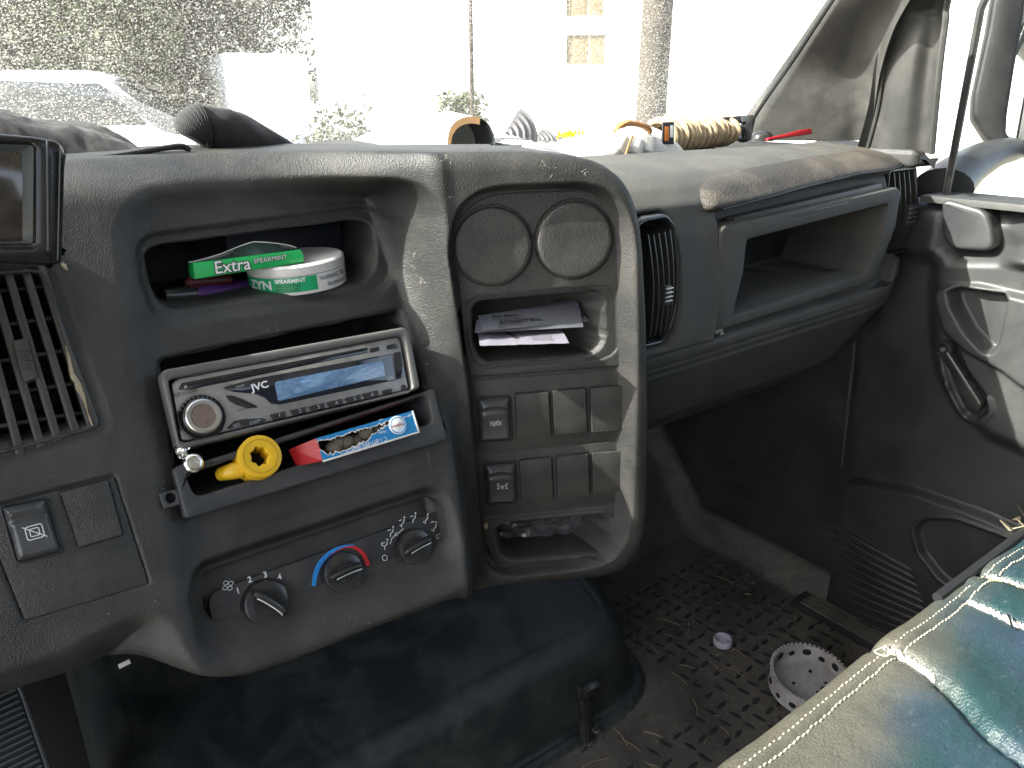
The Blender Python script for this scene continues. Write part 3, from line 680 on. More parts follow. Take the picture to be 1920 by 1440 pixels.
# ------------------------------------------------------------------ climate panel and its three knobs
HB = -.0262
CL = Fr(ST.w(0, 0, HB), ST.ex, ST.ey)
CP = inset(rpoly(CL.pts([(385, 1112), (835, 951), (851, 1037), (404, 1207)]), .011), .0008)
mk('climate_panel', prism(CL, CP, -.004, .0012, .0006), M['panel'], dash)
HK = .0014
def clk(x, y): return CL.px(x, y, HK)
def knob(x, y, rad, ang):
    c = clk(x, y); f = CL.at(c[0], c[1], HK)
    k = mk('climate_knob', lathe(f, [(rad + .0016, -.0006), (rad + .0015, .0002), (rad + .0004, .0002), (rad, -.0004), (rad, .0052), (rad - .0004, .0064), (rad - .0018, .0072), (rad * .5, .0074), (.0004, .0075)], 56), M['gloss'], dash)
    g = f.at(0, 0, .0070, ang); n = 15; Ls = []
    for t in np.linspace(-1, 1, n):                        # finger ridge across the face
        w = .0040 * (1 - .25 * t * t) * (1 if abs(t) < .93 else .7); hh = .0075 * (1 - .35 * t ** 4) * (1 if abs(t) < .97 else .4); y_ = .0018 * (1 - t * t) * .6 + .0005
        q = np.array([(w * cos(a), hh * max(sin(a), -.05)) for a in np.linspace(0, pi, 9)]); a_ = np.full(9, t * (rad - .0008))
        Ls.append(g.W(np.stack([a_, y_ + q[:, 0]], 1), q[:, 1]))
    V, F = rings(Ls, closed=False, cap0=False, cap1=False)
    mk('finger_grip', (V, F), M['gloss'], k)
    for j in range(6):
        p = g.at((-.0052 + .0021 * j), .0056, .0026, R_(-10)); mk('grip_rib', box(p, -.0005, .0005, -.0022, .0014, -.002, .0014, .0003), M['gloss'], k)
    s = np.linspace(-.62, .93, 14); S = np.stack([s * (rad - .001), -.0022 + .0016 * (1 - s * s) * .8], 1)
    Pt = [g.w(x_, y2 , .0030 + .0024 * (1 - s_ ** 4) - .0030 * (s_ > .9)) for (x_, y2), s_ in zip(S, s)]
    mk('pointer', tube(Pt, .00055, 6), M['white'], k)
knob(497, 1130, .0165, R_(-50)); knob(641, 1074, .0160, R_(3)); knob(775, 1026, .0150, R_(8))
# printed scales
def lab(s, x, y, size, **k):
    a = clk(x, y); return text(CL, s, a[0], a[1], size, M['white'], dash, h=HK + .0005, name='scale_number', **k)
for s, x, y in (('1', 446, 1108), ('2', 468, 1087), ('3', 497, 1078), ('4', 524, 1082)): lab(s, x, y, .0062, bold=.02)
c = clk(427, 1098); S = []
for q in range(4):
    a0 = q * 90 + 20; t = np.linspace(0, 1, 14)
    rr = .0046 * np.sin(pi * np.clip(t, 0, 1)) ** .6; aa = np.radians(a0 + 62 * (t - .5) * 1.0)
    pet = arc(c[0] + .0025 * cos(R_(a0)), c[1] + .0025 * sin(R_(a0)), .0017, 0, 360, 12, .0014); S.append(pet)
strokes(CL, S, HK + .0005, .00045, M['white'], dash, 'fan_symbol')
def band(cx, cy_, pts_o, pts_i, mat, name):
    O = np.array([clk(*p) for p in pts_o]); I = np.array([clk(*p) for p in pts_i])
    O = smooth_path(np.c_[O, O[:, :1] * 0], 24)[:, :2]; I = smooth_path(np.c_[I, I[:, :1] * 0], 24)[:, :2]
    V = np.concatenate([CL.W(O, HK + .0005), CL.W(I, HK + .0005)]); mk(name, (V, [[i, i + 24, i + 25, i + 1] for i in range(23)]), mat, dash, smooth=False)
band(0, 0, [(584, 1099), (587, 1075), (598, 1051), (620, 1031), (645, 1022), (664, 1021)], [(592, 1099), (595, 1080), (604, 1058), (623, 1038), (645, 1026), (664, 1023)], M['blue'], 'cold_band')
band(0, 0, [(604, 1052), (622, 1036), (642, 1026), (664, 1024), (684, 1037), (694, 1060)], [(605, 1053), (624, 1038), (643, 1028.5), (662, 1028.5), (678, 1042), (686, 1062)], M['red'], 'hot_band')
c = clk(721, 1046); strokes(CL, [arc(c[0], c[1], .0022, 0, 360, 20)], HK + .0005, .0005, M['white'], dash, 'off_symbol')
def seated(x, y, kind, s=.00105, rot=0.0):
    """little seated figure with airflow marks"""
    c = clk(x, y); k = s; S = [[(1.6 * k, 2.6 * k), (.6 * k, .2 * k), (-1.6 * k, -.4 * k), (-2.6 * k, -3 * k)], [(1.0 * k, 1.6 * k), (0, 0), (-1.6 * k, -.6 * k)]]
    S = [np.array(q) + c for q in S]; S.append(arc(c[0] + 2.0 * k, c[1] + 3.8 * k, .5 * k, 0, 360, 8))
    if kind in 'rf': S.append(np.array([(-3.6 * k, 2.4 * k), (-.6 * k, 2.4 * k)]) + c)
    if kind == 'r': S.append(arc(c[0] - 2.6 * k, c[1] + 1.6 * k, 1.2 * k, 90, 300, 9))
    if kind in 'bm': S.append(np.array([(-3.6 * k, -.4 * k), (-3.0 * k, -1.8 * k)]) + c)
    if kind in 'm': S.append(np.array([(-3.4 * k, 2.6 * k), (-.6 * k, 2.6 * k)]) + c)
    if kind in 'd': S.append(arc(c[0] - 1.2 * k, c[1] + 3.2 * k, 2 * k, 40, 140, 8)); S.append(np.array([(-4 * k, -.4 * k), (-3.2 * k, -1.8 * k)]) + c)
    strokes(CL, S, HK + .0005, .00065, M['white'], dash, 'airflow_symbol')
for x, y, k in ((724, 1022, 'r'), (735, 998, 'f'), (756, 980, 'm'), (777, 972, 'f'), (800, 974, 'b'), (816, 989, 'd')): seated(x, y, k)
c = clk(823, 1008); k = .0011
strokes(CL, [arc(c[0], c[1] - 1.5 * k, 4.2 * k, 50, 130, 9), [(c[0] - 2.7 * k, c[1] + 1.7 * k), (c[0] - 1.4 * k, c[1] - 1.4 * k), (c[0] + 1.4 * k, c[1] - 1.4 * k), (c[0] + 2.7 * k, c[1] + 1.7 * k)]] +
        [[(c[0] + j * k, c[1] - 2.2 * k), (c[0] + j * 1.15 * k, c[1] + .8 * k)] for j in (-1, 0, 1)], HK + .0005, .0004, M['white'], dash, 'defrost_symbol')
pA = [clk(731, 1020), clk(734, 1010), clk(740, 1004)]; pB = [clk(746, 1000), clk(756, 991)]; cs = clk(742.5, 1002)
strokes(CL, [pA, pB] + [arc(cs[0], cs[1], .0011, 0, 360, 10)], HK + .0005, .0006, M['white'], dash, 'air_conditioning_mark')
# ------------------------------------------------------------------ passenger half of the dash
def table(Q, w=.006):
    Q = np.array(Q, float); x = np.linspace(Q[0, 0], Q[-1, 0], 1200); y = np.interp(x, Q[:, 0], Q[:, 1])
    k = max(3, int(w / (x[1] - x[0]))) | 1; yp = np.pad(y, k // 2, mode='edge'); yp[:k // 2] = y[0] - (y[k // 2:0:-1] - y[0]); return x, np.convolve(yp, np.ones(k) / k, 'valid')
PROF = table([(-.42, .64), (-.368, .575), (-.356, .560), (-.30, .524), (-.262, .497), (-.25, .492), (-.23, .492), (-.13, .500), (-.10, .508), (-.085, .526), (-.074, .549), (-.0675, .580), (-.0645, .612), (-.0625, .66)], .007)
def pdx(L): P = PD.pts(L); return np.stack([P[:, 0] + .60, P[:, 1] - .15], 1)
CUB_REC = rpoly(pdx([(1345, 396), (1712, 306), (1706, 400), (1688, 500), (1672, 530), (1322, 636), (1338, 570), (1346, 500)]), .006)
CUB_H = rpoly(pdx([(1400, 449), (1668, 380), (1650, 455), (1622, 515), (1373, 594), (1394, 512)]), .004)
V1 = rpoly(pdx([(1190, 418), (1212, 408), (1246, 403), (1260, 420), (1269, 490), (1267, 570), (1256, 618), (1240, 642), (1190, 655)]), .008)
V2 = rpoly(pdx([(1706, 322), (1757, 316), (1759, 400), (1750, 474), (1688, 490), (1690, 440), (1702, 370)]), .006)
def passY(X, Z):
    Y = np.interp(Z, *PROF)
    Y += .035 * sst(.93, 1.10, X) ** 2 + .05 * sst(1.045, 1.10, X) ** 2
    d = sdf(X, Z, CUB_REC); Y += .016 * sst(.002, -.003, d) - .004 * np.exp(-(d / .012) ** 2) * (d > 0) * sst(.72, .62, X)
    d = sdf(X, Z, CUB_H); Y += .115 * sst(.003, -.0005, d)
    for V in (V1, V2):
        d = sdf(X, Z, V); Y += .010 * sst(.005, -.001, d) + .05 * sst(-.003, -.006, d)
    L0, L1 = pdx([(1322, 637), (1672, 531)]); sl = (L1[1] - L0[1]) / (L1[0] - L0[0]); ln = L0[1] + (X - L0[0]) * sl
    Y += .004 * np.exp(-((Z - ln) / .0016) ** 2) * (X > .50) + .0030 * sst(0, -.002, Z - ln) * sst(-.03, -.026, Z - ln)
    L0, L1 = pdx([(1240, 690), (1640, 560)]); ln2 = L0[1] + (X - L0[0]) * (L1[1] - L0[1]) / (L1[0] - L0[0])
    Y += .0025 * np.exp(-((Z - ln2) / .0015) ** 2) * (X < .95)
    return Y + .0022 * fbm(X, Z, 11)
XX, ZZ = np.meshgrid(np.arange(.508, 1.115, .0017), np.r_[np.arange(-.415, -.0760, .0017), np.linspace(-.076, -.0626, 16)])
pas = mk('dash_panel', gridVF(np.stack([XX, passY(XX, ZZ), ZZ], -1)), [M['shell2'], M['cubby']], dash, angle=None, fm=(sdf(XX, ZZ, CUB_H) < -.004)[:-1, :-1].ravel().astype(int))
# dash top
P = []
for (x0, x1, y0) in ((-.62, .385, .655), (.385, .50, .548), (.50, 1.12, .612)):
    XX, YY = np.meshgrid(np.linspace(x0, x1, 90), np.linspace(y0, 1.16, 60)); P.append(gridVF(np.stack([XX, YY, -.072 + .0015 * fbm(XX, YY, 9)], -1)))
mk('dash_top', join(*P), M['deck'], dash, angle=None)

# instrument hood in front of the driver
hp = np.array([(.47, -.14), (.468, -.02), (.475, .012), (.50, .026), (.56, .030), (.66, .024), (.80, -.02), (.90, -.056)])
hp = smooth_path(np.c_[hp, np.zeros(len(hp))], 40)[:, :2]; L = []
for x, k in ((-.60, .3), (-.585, .75), (-.55, 1), (-.30, 1.06), (-.12, 1), (-.075, .8), (-.055, .45), (-.045, 0)):
    L.append(np.stack([np.full(40, x), hp[:, 0] + (1 - k) * .02, -.06 + (hp[:, 1] + .06) * k - .08 * (k == 0) * 0], 1))
mk('instrument_hood', rings(L, closed=False), M['shell'], dash, angle=60)

# padded grab handle
prof = [(1312, 378), (1310, 352), (1318, 338), (1336, 328), (1400, 314), (1500, 295), (1600, 277), (1680, 262), (1706, 262), (1718, 274), (1718, 298), (1700, 309), (1600, 333), (1500, 357), (1400, 383), (1334, 400), (1319, 398)]
def hit_pas(L):
    out = []; t = np.linspace(.4, 1.2, 2400)
    for x, y in L:
        P = t[:, None] * ray(x, y)[None]; f = P[:, 1] - (np.interp(P[:, 2], *PROF) + .035 * sst(.93, 1.10, P[:, 0]) ** 2); i = int(np.argmax(f > 0)); out.append((P[i, 0], P[i, 2]))
    return np.array(out)
PADP = rpoly(hit_pas(prof), .012)
A, B = np.meshgrid(np.arange(PADP[:, 0].min() - .004, PADP[:, 0].max() + .004, .0020), np.arange(PADP[:, 1].min() - .004, min(PADP[:, 1].max() + .004, -.0629), .0008))
d = -sdf(A, B, PADP); q = np.clip(d / .010, 0, 1); Yb = np.interp(B, *PROF) + .035 * sst(.93, 1.10, A) ** 2 + .05 * sst(1.045, 1.10, A) ** 2
Yp = Yb + .006 - .019 * np.sqrt(1 - (1 - q) ** 2) + .0016 * fbm(A, B, 60) ; kp = (d > -.0025)
mkp = mk('grab_pad', gridVF(np.stack([A, Yp, B], -1), kp[:-1, :-1] & kp[1:, 1:]), M['pad'], dash, angle=None)
lo_ = hit_pas([(1340, 399), (1400, 383), (1500, 357), (1600, 333), (1700, 309)]); xs_ = np.linspace(lo_[0, 0], lo_[-1, 0], 40); zl = np.interp(xs_, lo_[:, 0], lo_[:, 1])
mk('pad_seam', tube(np.stack([xs_, np.interp(zl + .004, *PROF) - .0105 + .035 * sst(.93, 1.10, xs_) ** 2, zl + .0045], 1), .0009, 6), M['black'], mkp)

# open cubby: frame, back lip
outer = rpoly(PD.pts([(1352, 431), (1361, 424), (1684, 352), (1690, 360), (1680, 425), (1656, 486), (1640, 522), (1630, 530), (1326, 627), (1343, 560), (1350, 500)], .006), .003)
inner = rpoly(PD.pts([(1401, 449), (1667, 381), (1649, 456), (1621, 514), (1374, 593), (1394, 512)], .006), .004)
cf = mk('cubby_frame', frame_ring(PD, outer, inner, -.016, .006, .0016, 160, -.03), M['shell2'], dash)
q = rpoly(PD.pts([(1377, 409), (1652, 344), (1658, 353), (1652, 361), (1380, 425)], -.004), .001); mk('cubby_lip', prism(PD, q, -.016, -.004, .001), M['pillar'], dash)
q = rpoly(PD.pts([(1485, 404), (1590, 379), (1592, 382), (1490, 407)], .007), .0004); mk('worn_edge', prism(PD, q, .0055, .0066, .0003), M['pillar'], cf)
c = PD.px(1353, 628); f = PD.at(c[0], c[1], -.004)
sc_ = mk('screw', lathe(f, [(.0052, 0), (.0052, .0012), (.0042, .002), (.0042, .0045), (.0036, .0052), (.0001, .0053)], 6), M['steel'], dash)
mk('screw_washer', lathe(f, [(.0072, -.002), (.0072, .0006), (.005, .001)], 24), M['steel'], sc_)
for q in ([(1625, 545), (1668, 528), (1666, 534), (1640, 546), (1628, 549)],):
    mk('broken_notch', prism(PD, rpoly(PD.pts(q), .0008), -.02, .0006 if q[0][0] > 1620 else .0004, .0002), M['dark'], dash)

# drum vents of the passenger side
def drum(V, sl, y_, gx, off=0.0):
    Yc = np.array([.6, 0, -.15]); P = V - np.array([.6, -.15]); f = PD.at(0, 0, off)
    v = mk('air_vent', frame_ring(f, inset(P, -.0010), inset(P, .0035), -.012, .0035, .0016, 120, -.05 if off == 0 else -.02), M['gloss'], dash)
    lo, hi = P.min(0), P.max(0)
    for (xt, yt), (xb, yb) in sl:
        a, b = PD.px(xt, yt), PD.px(xb, yb); d = a - b; L = np.linalg.norm(d); d /= L; g = Fr(f.w(*b), [d[1], 0, -d[0]], [d[0], 0, d[1]])
        m = 13; R_s = []
        for k in range(m):                                   # bowed fin
            t = k / (m - 1); h = .002 + .006 * sin(pi * t)
            R_s.append(np.array([g.w(-.0007, L * t, -.03 if off == 0 else -.018), g.w(-.0007, L * t, h), g.w(.0007, L * t, h), g.w(.0007, L * t, -.03 if off == 0 else -.018)]))
        mk('slat', rings(R_s, closed=True, cap0=True, cap1=True), M['slat'], v)
    mk('vent_back', prism(f, inset(P, .003), -.06 if off == 0 else -.026, -.045 if off == 0 else -.020, .001), M['dark'], v)
    a, b = PD.px(*gx[0]), PD.px(*gx[1])
    tabm = mk('adjuster_tab', prism(f, rpoly(rect(a[0], b[0], b[1], a[1]), .001), -.004, .011, .0012), M['slat'], v)
    for k in range(4):
        z = b[1] + (a[1] - b[1]) * (.16 + .22 * k); mk('grip_rib', box(f, a[0] - .0005, b[0] + .0005, z, z + .0015, .010, .0122, .0004), M['steel'], tabm)
drum(V1, [((1223, 440), (1226, 628)), ((1233, 437), (1235, 628)), ((1244, 434), (1244, 626)), ((1254, 430), (1251, 618)), ((1213, 440), (1216, 630))], 0, ((1233, 533), (1243, 566)))
drum(V2, [((1717, 327), (1702, 478)), ((1726, 326), (1712, 476)), ((1735, 325), (1722, 474)), ((1744, 324), (1733, 472)), ((1754, 322), (1744, 470))], 0, ((1734, 388), (1741, 425)), -.030)
# brow over the outer vent
q = rpoly(PD.pts([(1720, 280), (1736, 282), (1752, 300), (1756, 312), (1712, 316), (1716, 290)], -.02), .006); q = ccw(q)
L = [PD.W(inset(q, .012 * (1 - cos(a))), -.03 + .014 * sin(a)) for a in np.linspace(0, pi / 2, 7)]; mk('vent_brow', rings([PD.W(q, -.085)] + L, cap1=True), M['shell'], dash, angle=60)

# ------------------------------------------------------------------ cab: floor, walls, roof, pillars, glass
def struct(name, VF, mat, parent=None, **k): return mk(name, VF, mat, parent, kind='structure' if parent is None else None, **k)
XX, YY = np.meshgrid(np.linspace(-.64, 1.16, 240), np.linspace(-.9, 1.05, 260))
ZZ = ZF + .004 * fbm(XX, YY, 5) + np.where(YY > .86, (YY - .86) * 1.2, 0) + .05 * sst(1.085, 1.12, XX)
fl = struct('floor', gridVF(np.stack([XX, YY, ZZ], -1)), M['mat'], angle=None)
S = []
for i in range(-8, 60):
    for j in range(-30, 60):
        a = i * .0335 + (.0168 if j % 2 else 0); b = j * .0168
        x, y = .70 + (a * .707 - b * .707), .33 + (a * .707 + b * .707)
        if not (.30 < x < 1.06 and .16 < y < .80): continue
        if y > .52 and x < .76: continue
        if RNG.random() < .10: continue
        hgt = .0022 * (.55 + .9 * max(0, .5 + fbm(np.array(x), np.array(y), 7)))
        ang = R_(8 + 90 * ((i + j) % 2)) ; f = Fr((x, y, ZF + .004 * float(fbm(np.array(x), np.array(y), 5)) - .0008), (cos(ang), sin(ang), 0), (-sin(ang), cos(ang), 0))
        t = np.linspace(0, 2 * pi, 12, endpoint=False); sc1 = RNG.uniform(.9, 1.1)
        o1 = np.stack([np.cos(t) * .0112 * sc1, np.sin(t) * .0040 * (1 - .3 * np.abs(np.cos(t)))], 1)
        S.append(rings([f.W(o1, 0), f.W(o1 * .86, hgt * .8), f.W(o1 * .45, hgt)], cap1=True))
st = mk('tread_studs', join(*S), M['stud'], fl, kind='stuff')
# walls of the cab
def slab(lo, hi): return bbx([(a + b) / 2 for a, b in zip(lo, hi)], [b - a for a, b in zip(lo, hi)])
struct('firewall', slab((-.64, 1.06, ZF), (1.2, 1.09, -.07)), M['kick'])
struct('cab_back_wall', join(slab((-.64, -.95, ZF), (1.16, -.91, -.02)), slab((-.64, -.95, .40), (1.16, -.91, .58)), slab((-.64, -.95, -.02), (-.50, -.91, .40)), slab((1.05, -.95, -.02), (1.16, -.91, .40))), M['liner'])
struct('cab_roof', slab((-.66, -.95, .54), (1.18, .50, .58)), M['liner'])
dd = thing('driver_door', 'dark driver door swung wide open on the far side of the cab', 'door', (-1.2, .78, ZF))
mk('door_panel', bbx((-1.09, .36, (ZF - .16) / 2), (1.08, .07, -.16 - ZF), R_(40)), M['door'], dd)
struct('driver_side_pillar', join(slab((-.66, -.95, ZF), (-.61, -.62, .54)), slab((-.66, .64, -.16), (-.61, .72, .10))), M['pillar2'])
struct('driver_side_wall', slab((-.66, .70, ZF), (-.60, 1.10, -.06)), M['kick'])
# kick panel side wall ahead of the passenger door
XX = np.meshgrid(np.arange(.555, 1.07, .004), np.arange(ZF - .01, -.20, .004))
Yk, Zk = XX; Xk = 1.128 + .006 * fbm(Yk, Zk, 6) - .03 * sst(.16, .0, Zk - ZF) * sst(.9, .7, Yk) * 0
struct('kick_panel_wall', gridVF(np.stack([Xk, Yk, Zk], -1)[:, ::-1]), M['kick'], angle=None)
# pale strip painted as daylight leaking between the kick panel and the door
pA, pB = at_x(1603, 640, 1.09), at_x(1578, 875, 1.095)
mk_strip = mk('door_gap_light', tube([pA, (pA * .6 + pB * .4), pB], [.0030, .0028, .0012], 8), M['pillar'], None); tag(mk_strip, 'thin pale upright strip painted as light leaking between kick panel and passenger door', 'light leak')
# toe area lip of dried mud
Q = [at_z(x, y, ZF + .012) for x, y in ((1345, 1004), (1370, 1020), (1400, 1040), (1480, 1075), (1560, 1100), (1605, 1118))]
Q = smooth_path(np.array(Q), 60); Q[:, 0] = np.minimum(Q[:, 0], 1.112); Q[:, 1] = np.minimum(Q[:, 1], .99)
V, F = tube(Q, .004 + .007 * np.sin(np.linspace(0, 9, 60)) ** 2, 12, .35); V = V + .004 * np.stack([fbm(V[:, 1], V[:, 2], 60), fbm(V[:, 0], V[:, 2], 55), fbm(V[:, 0], V[:, 1], 70)], 1)
o = mk('mud_ridge', (V, F), M['clod']); tag(o, 'ridge of dried brown mud along the edge of the footwell', 'mud', kind='stuff')

# windscreen
def wsY(X, Z): return 1.06 - .27 * np.clip((X - .25) / .80, -1.2, 1.2) ** 2 - .86 * (Z + .045)
XX, ZZ = np.meshgrid(np.linspace(-.60, 1.055, 70), np.linspace(-.080, .54, 40))
ws = mk('windscreen', gridVF(np.stack([XX, wsY(XX, ZZ), ZZ], -1)), M['glass'], angle=None)
tag(ws, 'large dusty curved windscreen above the dashboard, speckled with dirt', 'windscreen')

# right-hand pillar trim: lofted through levels
pil = thing('windscreen_pillar', 'dusty grey pillar trim rising beside the windscreen at the passenger corner', 'pillar', (1.06, .6, -.06))
rows = [(264, (1396, .80), (1582, .655), (1632, .612)), (200, (1436, .752), (1582, .648), (1640, .598)), (130, (1484, .705), (1588, .640), (1652, .582)), (60, (1530, .655), (1604, .615), (1674, .558)),
        (0, (1570, .614), (1628, .580), (1706, .530)), (-120, (1652, .543), (1710, .512), (1784, .466)), (-260, (1747, .464), (1806, .432), (1880, .394))]
G = []
for y, a, b, c in rows:
    A, B, C = [at_y(q[0], y, q[1]) for q in (a, b, c)]; A0 = A + (A - B) * .10 + np.array([.012, .02, 0]); t = np.linspace(0, 1, 40)[:, None]
    out_ = np.array([-.5, -.85, .1]); P = np.vstack([A0[None], A + (B - A) * t + out_ * .006 * np.sin(pi * t), B + (C - B) * np.linspace(0, 1, 16)[1:, None] + np.array([.012, .004, 0]) * np.sin(pi * np.linspace(0, 1, 16)[1:, None])])
    for _ in range(5): P[1:-1] = (P[:-2] + 2 * P[1:-1] + P[2:]) / 4
    G.append(P)
G.append(G[-1] + np.array([-.05, -.24, .36]))
def dense(G, n, m):
    A = np.array([smooth_path(r, m) for r in G]); return np.stack([smooth_path(A[:, k], n) for k in range(m)], 1)
D = dense(np.array(G), 80, 90)
mk('pillar_trim', gridVF(D), M['pillar'], pil, angle=None)
mk('glass_edge_seal', tube(D[:, 2] + np.array([.001, -.001, .001]), .0035, 8), M['black'], pil)
rows = [(288, [(1604, .625), (1626, .612), (1650, .580), (1690, .550), (1725, .530), (1740, .516), (1747, .500)]),
        (200, [(1628, .604), (1648, .594), (1668, .570), (1700, .545), (1732, .528), (1748, .514), (1755, .498)]),
        (110, [(1642, .592), (1660, .582), (1684, .562), (1712, .540), (1742, .526), (1757, .512), (1764, .496)]),
        (40, [(1668, .572), (1684, .562), (1706, .548), (1730, .534), (1752, .522), (1766, .510), (1773, .495)]),
        (0, [(1692, .552), (1704, .545), (1722, .536), (1742, .527), (1760, .518), (1771, .508), (1778, .494)]),
        (-140, [(1760, .490), (1772, .486), (1784, .480), (1796, .474), (1806, .470), (1812, .466), (1818, .460)])]
G = np.array([[at_y(x, y, Y) for x, Y in r] for y, r in rows]); G = np.concatenate([G, G[-1:] + np.array([-.04, -.13, .18]), G[-1:] + np.array([-.08, -.26, .40])]); D = dense(G, 80, 70)
mk('pillar_side_trim', gridVF(D), M['pillar2'], pil, angle=None)
mk('trim_bead', tube(D[:, 9] + np.array([-.002, -.004, 0]), .0028, 8), M['pillar2'], pil)
mk('pillar_edge', tube(D[:, -1], .004, 8), M['pillar2'], pil)

# ------------------------------------------------------------------ passenger door
door = thing('passenger_door', 'dark grey passenger door with window crank, pull handle and side glass', 'door', (1.11, .2, ZF + .05))
def drp(L): return DR.pts(L)
SILL = .165
CONT = rpoly(drp([(1752, 470), (1748, 600), (1762, 700), (1800, 770), (1860, 820), (1990, 880), (2150, 900), (2150, 470)]), .03)
HOLD = rpoly(drp([(1766, 545), (1785, 530), (1850, 530), (1960, 555), (1960, 740), (1895, 690), (1830, 655), (1785, 615)]), .015)
HIN = rpoly(drp([(1798, 540), (1815, 533), (1900, 545), (1908, 555), (1890, 640), (1878, 654), (1864, 652), (1830, 615), (1805, 570)]), .006)
CRK = rpoly(drp([(1772, 640), (1800, 632), (1826, 690), (1860, 735), (1868, 765), (1845, 785), (1815, 780), (1790, 730), (1776, 680)]), .012)
POCK = rpoly(drp([(1723, 985), (1745, 966), (1800, 968), (1890, 1000), (1980, 1050), (1980, 1200), (1830, 1120), (1770, 1075), (1735, 1030)]), .02)
TRIM = rpoly(drp([(1555, 985), (1560, 925), (1580, 900), (1620, 896), (1720, 915), (1850, 960), (2100, 1070), (2100, 1400), (1540, 1180)]), .02)
def doorH(A, B):
    H = -.012 * sst(SILL + .03, SILL - .02, B) * 0 + .0 * A
    d = sdf(A, B, CONT, .2); H += .022 * sst(.010, -.022, d)
    d = sdf(A, B, HOLD); H += .012 * sst(.004, -.006, d)
    d = sdf(A, B, HIN); H -= .026 * sst(.003, -.006, d)
    d = sdf(A, B, CRK); H -= .012 * sst(.004, -.006, d) - .004 * np.exp(-((d - .003) / .004) ** 2) * (B < DR.px(1800, 720)[1])
    d = sdf(A, B, TRIM, .2); H += .016 * sst(.003, -.008, d)
    d = sdf(A, B, POCK); H -= .010 * sst(.002, -.006, d) - .003 * np.exp(-((d - .003) / .0025) ** 2)
    # waist rail with two light-catching steps, then the sill rolls outward
    w = DR.px(1860, 478)[1]; w2 = DR.px(1860, 425)[1]
    H += .030 * sst(w - .012, w + .006, B) * sst(-.02, .03, A) - .012 * sst(w2 - .004, w2 + .004, B) * sst(-.02, .03, A)
    H += .020 * sst(w - .03, w, B) * sst(-.06, -.10, A)
    q = np.clip(B - (SILL - .030), 0, .030); H -= .030 - np.sqrt(np.maximum(.030 ** 2 - q * q, 0))
    return H + .003 * fbm(A, B, 8)
A, B = np.meshgrid(np.arange(-.158, .75, .0022), np.arange(-.53, SILL + .0005, .0022))
mk('door_panel', gridVF(DR.W(np.stack([A, B], -1), doorH(A, B))), M['door'], door, angle=None)
# sill plate and mirror corner
mk('window_sill', slab((1.085, -.60, -.1365), (1.17, .52, -.128)), M['pillar2'], door)
q = ccw(rpoly(DR.pts([(1762, 378), (1776, 374), (1838, 392), (1850, 402), (1858, 430), (1862, 472), (1764, 468)], .03), .03))
mk('mirror_corner', rings([DR.W(q, -.02)] + [DR.W(inset(q, .006 * (1 - cos(a))), .022 + .006 * sin(a)) for a in np.linspace(0, pi / 2, 6)], cap1=True), M['door'], door, angle=60)
# window crank
c = drp([(1787, 648)])[0]; f = DR.at(c[0], c[1], .024)
cr = mk('window_crank', lathe(f, [(.0125, -.012), (.0125, .004), (.011, .0065), (.0075, .007), (.006, .0052), (.0002, .0050)], 36), M['gloss'], door)
mk('crank_bolt', lathe(f.at(0, 0, .005), [(.0034, 0), (.0034, .002), (.0002, .0022)], 6), M['steel'], cr)
e = drp([(1850, 752)])[0]; d = e - c; L = np.linalg.norm(d); g = f.at(0, 0, 0, math.atan2(d[1], d[0]) - pi / 2)
arm = np.array([(-.006, .004), (.006, .004), (.0078, L * .6), (.0085, L), (0, L + .008), (-.0085, L), (-.0078, L * .6)]); mk('crank_arm', prism(g, rpoly(arm, .004), -.006, .009, .003), M['gloss'], cr)
# ribs of the lower door trim and sill plate
for k in range(11):
    y0 = 972 + k * 17; a = drp([(1560 + 2 * k, y0)])[0]; b = drp([(1722 + 6 * k, y0 + 92 - k * 2.0)])[0]
    p = smooth_path([DR.w(*a, .014), DR.w(*((a + b) / 2), .016), DR.w(*b, .014)], 8); mk('trim_rib', tube(p, [.002, .0042, .0046, .0046, .0046, .0046, .0042, .002], 8), M['kick'], door)
f = Fr((1.06, .5, ZF + .012), (1, 0, 0), (0, 1, 0)); f = f.tilt(0, 0, 0, 0)
sp = mk('sill_plate', slab((1.055, -.2, ZF), (1.118, .60, ZF + .012)), M['kick'], None); tag(sp, 'ribbed door sill plate along the edge of the footwell floor', 'sill plate')
for k in range(7):
    x = 1.060 + k * .0082; mk('plate_rib', box(Fr((x, 0, ZF + .0118), (1, 0, 0), (0, 1, 0)), -.0022, .0022, .30, .585, 0, .0042, .0015), M['mat'], sp)
# side glass and its frame
gl_ = np.meshgrid(np.linspace(-.6, .505, 20), np.linspace(-.134, .52, 20)); Yg, Zg = gl_
mk('window_glass', gridVF(np.stack([1.135 - .10 * np.clip(Zg, 0, 1) ** 1.2, Yg, Zg], -1)[:, ::-1]), M['sideglass'], door, angle=None)
wf = mk('window_frame', join(tube([(1.125, .505, -.13), (1.11, .50, .1), (1.08, .42, .34), (1.05, .30, .52)], .005, 8), slab((1.06, -.95, .50), (1.13, .30, .56)), slab((1.10, -.95, -.14), (1.15, -.58, .52))), M['pillar2'], door)
mk('door_skin', slab((1.155, -.95, ZF - .1), (1.17, .60, -.15)), M['kick'], door)
